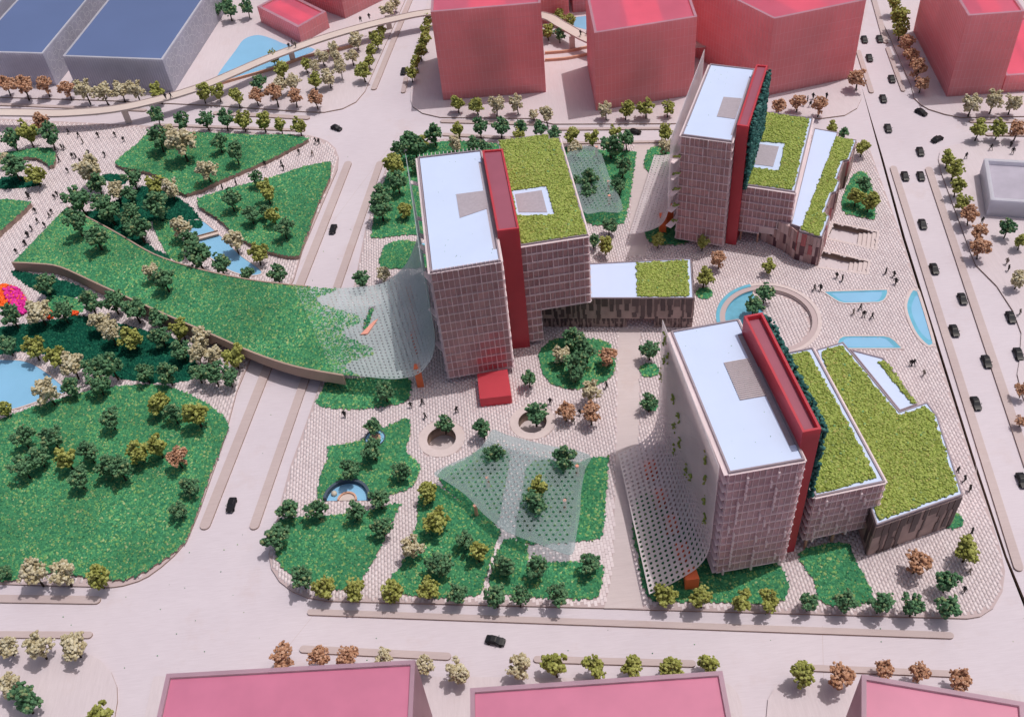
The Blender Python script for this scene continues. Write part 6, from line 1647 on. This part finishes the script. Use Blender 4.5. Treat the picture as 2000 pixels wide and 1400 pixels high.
rings(hall2, hB_[1], hb, 70, 0.4, 12.5)
g0, g1 = [Vector(p[:2]) for p in D['G1']]
dg = (g0 - g1).normalized(); ng = Vector((dg.y, -dg.x))
ng = ng if ng.x > 0 else -ng
massing('low grey frosted block at the right edge', [g1, g1 + ng * 26, g0 + ng * 26, g0], 5.6, cores=0, fl=40, bay=1.2, mats=('grey wall', 'grey wall', 'grey roof', 'hall line', 'core brown'), sink=1.2, rim=1.0, lines=(2,), group='grey blocks')

# ------------------------------------------------------------------ trees
def make_tree_meshes(kind, mat, seeds, spread=1.0):
    out = []
    for sd in seeds:
        r = np.random.default_rng(sd)
        cl = []
        n_cl = 17
        for k in range(n_cl):
            u = r.normal(size=3); u /= np.linalg.norm(u)
            rad = 0.78 * r.uniform(0.6, 1.08)
            cl.append((u[0] * rad, u[1] * rad, 1.72 + u[2] * rad * 1.05))
        cs = []; rs = []
        for (x, y, z) in cl:
            m = int(r.integers(14, 21))
            rr_ = r.uniform(0.24, 0.38)
            for _ in range(m):
                w = r.normal(size=3); w /= np.linalg.norm(w); w *= rr_ * r.uniform(0.5, 1.1)
                cs.append((x + w[0], y + w[1], max(0.65, z + w[2]))); rs.append(r.uniform(0.08, 0.15))
        for _ in range(34):
            w = r.normal(size=3); w /= np.linalg.norm(w); w *= r.uniform(0.2, 0.6)
            cs.append((w[0], w[1], 1.72 + w[2])); rs.append(r.uniform(0.12, 0.2))
        vs, fs = blobs(np.array(cs), np.array(rs), 0.95, 0.3, r)
        me = bpy.data.meshes.new('crown')
        me.from_pydata([tuple(v) for v in vs], [], [tuple(int(i) for i in f) for f in fs])
        me.materials.append(MATS[mat])
        # trunk with limbs
        mb = MB()
        def limb(p, q, r0, r1, k=6):
            p = Vector(p); q = Vector(q); d = (q - p).normalized(); a = d.orthogonal().normalized(); b = d.cross(a)
            vv = [p + a * r0 * math.cos(t * 6.283 / k) + b * r0 * math.sin(t * 6.283 / k) for t in range(k)] + [q + a * r1 * math.cos(t * 6.283 / k) + b * r1 * math.sin(t * 6.283 / k) for t in range(k)]
            mb.add(vv, [(t, (t + 1) % k, (t + 1) % k + k, t + k) for t in range(k)])
        bx, by = r.uniform(-.08, .08, 2)
        limb((0, 0, -0.05), (bx, by, 0.8), 0.09, 0.07)
        limb((bx, by, 0.8), (bx * 1.3, by * 1.3, 1.9), 0.07, 0.03)
        for k in range(5):
            t = cl[k]
            limb((bx, by, r.uniform(0.6, 1.1)), (t[0] * .85, t[1] * .85, t[2]), 0.045, 0.02, 5)
        tm = bpy.data.meshes.new('trunk'); tm.from_pydata(mb.v, [], mb.f); tm.materials.append(MATS['bark'])
        out.append((me, tm))
    return out
KINDS = {'D': ('dark green', make_tree_meshes('D', 'leaf dark', (1, 2, 3, 4, 5))), 'O': ('yellow green', make_tree_meshes('O', 'leaf olive', (6, 7, 8, 9, 10))),
         'C': ('cream', make_tree_meshes('C', 'leaf cream', (11, 12, 13, 14))), 'B': ('tan brown', make_tree_meshes('B', 'leaf tan', (15, 16, 17, 18)))}
ORD = ['leftmost', 'second', 'third', 'fourth', 'fifth', 'sixth', 'seventh', 'eighth', 'ninth', 'tenth', 'eleventh', 'twelfth', 'thirteenth', 'fourteenth', 'fifteenth', 'sixteenth', 'seventeenth', 'eighteenth', 'nineteenth', 'twentieth',
       'twenty-first', 'twenty-second', 'twenty-third', 'twenty-fourth', 'twenty-fifth', 'twenty-sixth', 'twenty-seventh', 'twenty-eighth', 'twenty-ninth', 'thirtieth']
def ordinal_label(i, n, noun, where):
    if n == 1:
        return f'single {noun} {where}'
    if i == 0:
        return f'leftmost {noun} {where}'
    if i == n - 1:
        return f'rightmost {noun} {where}'
    return f'{ORD[i]} {noun} from left {where}'
tr_rng = random.Random(11)
for where, lst in TREES.items():
    for kind in 'DOCB':
        sel = sorted([t for t in lst if t[0] == kind], key=lambda t: t[5])
        cname, meshes = KINDS[kind]
        for i, (_, x, y, zb, rad, u) in enumerate(sel):
            e = thing('tree', ordinal_label(i, len(sel), cname + ' tree', where), 'tree', (x, y, zb - 0.02), 'model trees')
            e.rotation_euler = (tr_rng.uniform(-.07, .07), tr_rng.uniform(-.07, .07), tr_rng.uniform(0, 6.28))
            s = rad
            e.scale = (s * tr_rng.uniform(.93, 1.07), s * tr_rng.uniform(.93, 1.07), s * tr_rng.uniform(.90, 1.08))
            cm, tm = meshes[tr_rng.randrange(len(meshes))]
            for nm, me in (('trunk', tm), ('crown', cm)):
                o = bpy.data.objects.new(nm, me); COL.objects.link(o); o.parent = e

# ------------------------------------------------------------------ little figures
def person_mesh(mat, stride=0.16, arm=0.12):
    me = bpy.data.meshes.new('person_skeleton')
    pts = [(0, 0, 0.95), (0, 0, 1.2), (0, 0, 1.45), (0, 0, 1.56), (0, 0.01, 1.70), (0, 0, 1.80),
           (-.10, 0, 0.90), (-.11, stride * .5, 0.5), (-.11, stride, 0.06), (-.11, stride + .12, 0.03),
           (.10, 0, 0.90), (.11, -stride * .4, 0.5), (.11, -stride, 0.06), (.11, -stride + .12, 0.03),
           (-.20, 0, 1.42), (-.26, -arm * .5, 1.15), (-.26, arm, 0.88), (.20, 0, 1.42), (.26, arm * .5, 1.15), (.26, arm * 1.2, 0.88)]
    ed = [(0, 1), (1, 2), (2, 3), (3, 4), (4, 5), (0, 6), (6, 7), (7, 8), (8, 9), (0, 10), (10, 11), (11, 12), (12, 13), (2, 14), (14, 15), (15, 16), (2, 17), (17, 18), (18, 19)]
    rad = [.15, .15, .16, .065, .115, .08, .10, .075, .05, .045, .10, .075, .05, .045, .08, .055, .045, .08, .055, .045]
    me.from_pydata(pts, ed, [])
    o = bpy.data.objects.new('tmp', me); COL.objects.link(o)
    md = o.modifiers.new('skin', 'SKIN')
    for i, sv in enumerate(me.skin_vertices[0].data):
        sv.radius = (rad[i], rad[i] * .85); sv.use_root = (i == 0)
    o.modifiers.new('sub', 'SUBSURF').levels = 1
    dg_ = bpy.context.evaluated_depsgraph_get()
    out = bpy.data.meshes.new_from_object(o.evaluated_get(dg_))
    out.name = 'person'
    out.materials.clear(); out.materials.append(MATS[mat])
    bpy.data.objects.remove(o)
    return out
PM = {'K': [person_mesh('figure black', .14, .1), person_mesh('figure black', .24, .2), person_mesh('figure black', .05, .03)], 'G': [person_mesh('figure grey', .16, .1)]}
pr = random.Random(5)
for where, lst in PEOPLE.items():
    for kind in 'KG':
        sel = sorted([p for p in lst if p[3] == kind], key=lambda p: p[4])
        noun = 'tiny figure in black' if kind == 'K' else 'tiny pale grey figure'
        for i, (x, y, z, k, u) in enumerate(sel):
            o = bpy.data.objects.new('person', pr.choice(PM[kind])); COL.objects.link(o)
            o.location = (x, y, z + 0.06 if z < 1 else z)
            o.rotation_euler = (0, 0, pr.uniform(0, 6.28)); s = pr.uniform(1.12, 1.3); o.scale = (s * 1.5, s * 1.5, s)
            tag(o, ordinal_label(i, len(sel), noun, where), 'person', 'model figures')

# ------------------------------------------------------------------ cars
def loft(sections):
    """sections: list of (x, half width, z0, z1) -> closed hull"""
    mb = MB(); k = 8
    rows = []
    for (x, w, z0, z1) in sections:
        h = z1 - z0
        rows.append([(x, -w, z0 + h * .15), (x, -w * .92, z0), (x, w * .92, z0), (x, w, z0 + h * .15), (x, w, z0 + h * .72), (x, w * .84, z1), (x, -w * .84, z1), (x, -w, z0 + h * .72)])
    vs = [p for r_ in rows for p in r_]
    fs = []
    for i in range(len(rows) - 1):
        fs += [(i * k + j, i * k + (j + 1) % k, (i + 1) * k + (j + 1) % k, (i + 1) * k + j) for j in range(k)]
    fs += [tuple(range(k - 1, -1, -1)), tuple((len(rows) - 1) * k + j for j in range(k))]
    mb.add(vs, fs)
    return mb
def mesh_of(mb, name, mat):
    me = bpy.data.meshes.new(name); me.from_pydata(mb.v, [], mb.f); me.materials.append(MATS[mat]); return me
car_body = mesh_of(loft([(-2.15, .70, .42, .72), (-2.0, .86, .30, .88), (-1.2, .92, .26, .95), (.6, .92, .26, .93), (1.6, .88, .28, .82), (2.05, .78, .34, .68), (2.18, .62, .42, .58)]), 'body', 'car paint')
car_glass = mesh_of(loft([(-1.75, .70, .86, .92), (-1.15, .76, .86, 1.30), (.15, .76, .86, 1.34), (.95, .74, .86, .92)]), 'cabin_glass', 'car glass')
car_roof = mesh_of(loft([(-1.18, .64, 1.27, 1.38), (-.9, .68, 1.30, 1.43), (.05, .67, 1.32, 1.43), (.25, .62, 1.27, 1.37)]), 'roof_panel', 'car paint')
mbw = MB()
aw = [(0.33 * math.cos(t * 6.283 / 14), 0.33 * math.sin(t * 6.283 / 14)) for t in range(14)]
mbw.add([(x, -.11, z) for x, z in aw] + [(x, .11, z) for x, z in aw], [(t, (t + 1) % 14, (t + 1) % 14 + 14, t + 14) for t in range(14)] + [tuple(range(14)), tuple(27 - t for t in range(14))])
car_wheel = mesh_of(mbw, 'wheel', 'tyre')
light_me = unit_box('headlight', 'ledge acrylic', 0.08, 0.28, 0.12)
mirror_me = unit_box('side_mirror', 'car paint', 0.16, 0.22, 0.14)
for where, x, y, hd, u in CARS:
    e = thing('car', 'small black car ' + where, 'car', (x, y, 0.0), 'black model cars')
    e.rotation_euler = (0, 0, hd); e.scale = (0.90, 0.95, 0.95)
    for nm, me, loc in [('body', car_body, (0, 0, 0)), ('cabin_glass', car_glass, (0, 0, 0)), ('roof_panel', car_roof, (0, 0, 0))] + \
            [('wheel', car_wheel, (sx, sy, .33)) for sx in (-1.3, 1.3) for sy in (-.84, .84)] + [('headlight', light_me, (2.08, sy, .6)) for sy in (-.52, .52)] + [('side_mirror', mirror_me, (.55, sy, .98)) for sy in (-.98, .98)]:
        o = bpy.data.objects.new(nm, me); COL.objects.link(o); o.parent = e; o.location = loc

# ------------------------------------------------------------------ crumbs of scenic foam lying about
n_ = 420
cx_ = rng.uniform(-110, 95, n_); cy_ = rng.uniform(70, 260, n_)
keep = ~inside(site_poly, cx_, cy_) & ~inside(park_poly, cx_, cy_)
cx_, cy_ = cx_[keep], cy_[keep]
vs, fs = blobs(np.stack([cx_, cy_, np.full(len(cx_), 0.06)], -1), rng.uniform(0.05, 0.14, len(cx_)))
o = np_mesh('scatter_crumbs', vs, fs, 'grass', None, 'stuff')
tag(o, 'tiny green crumbs scattered on the pale streets', 'crumbs')
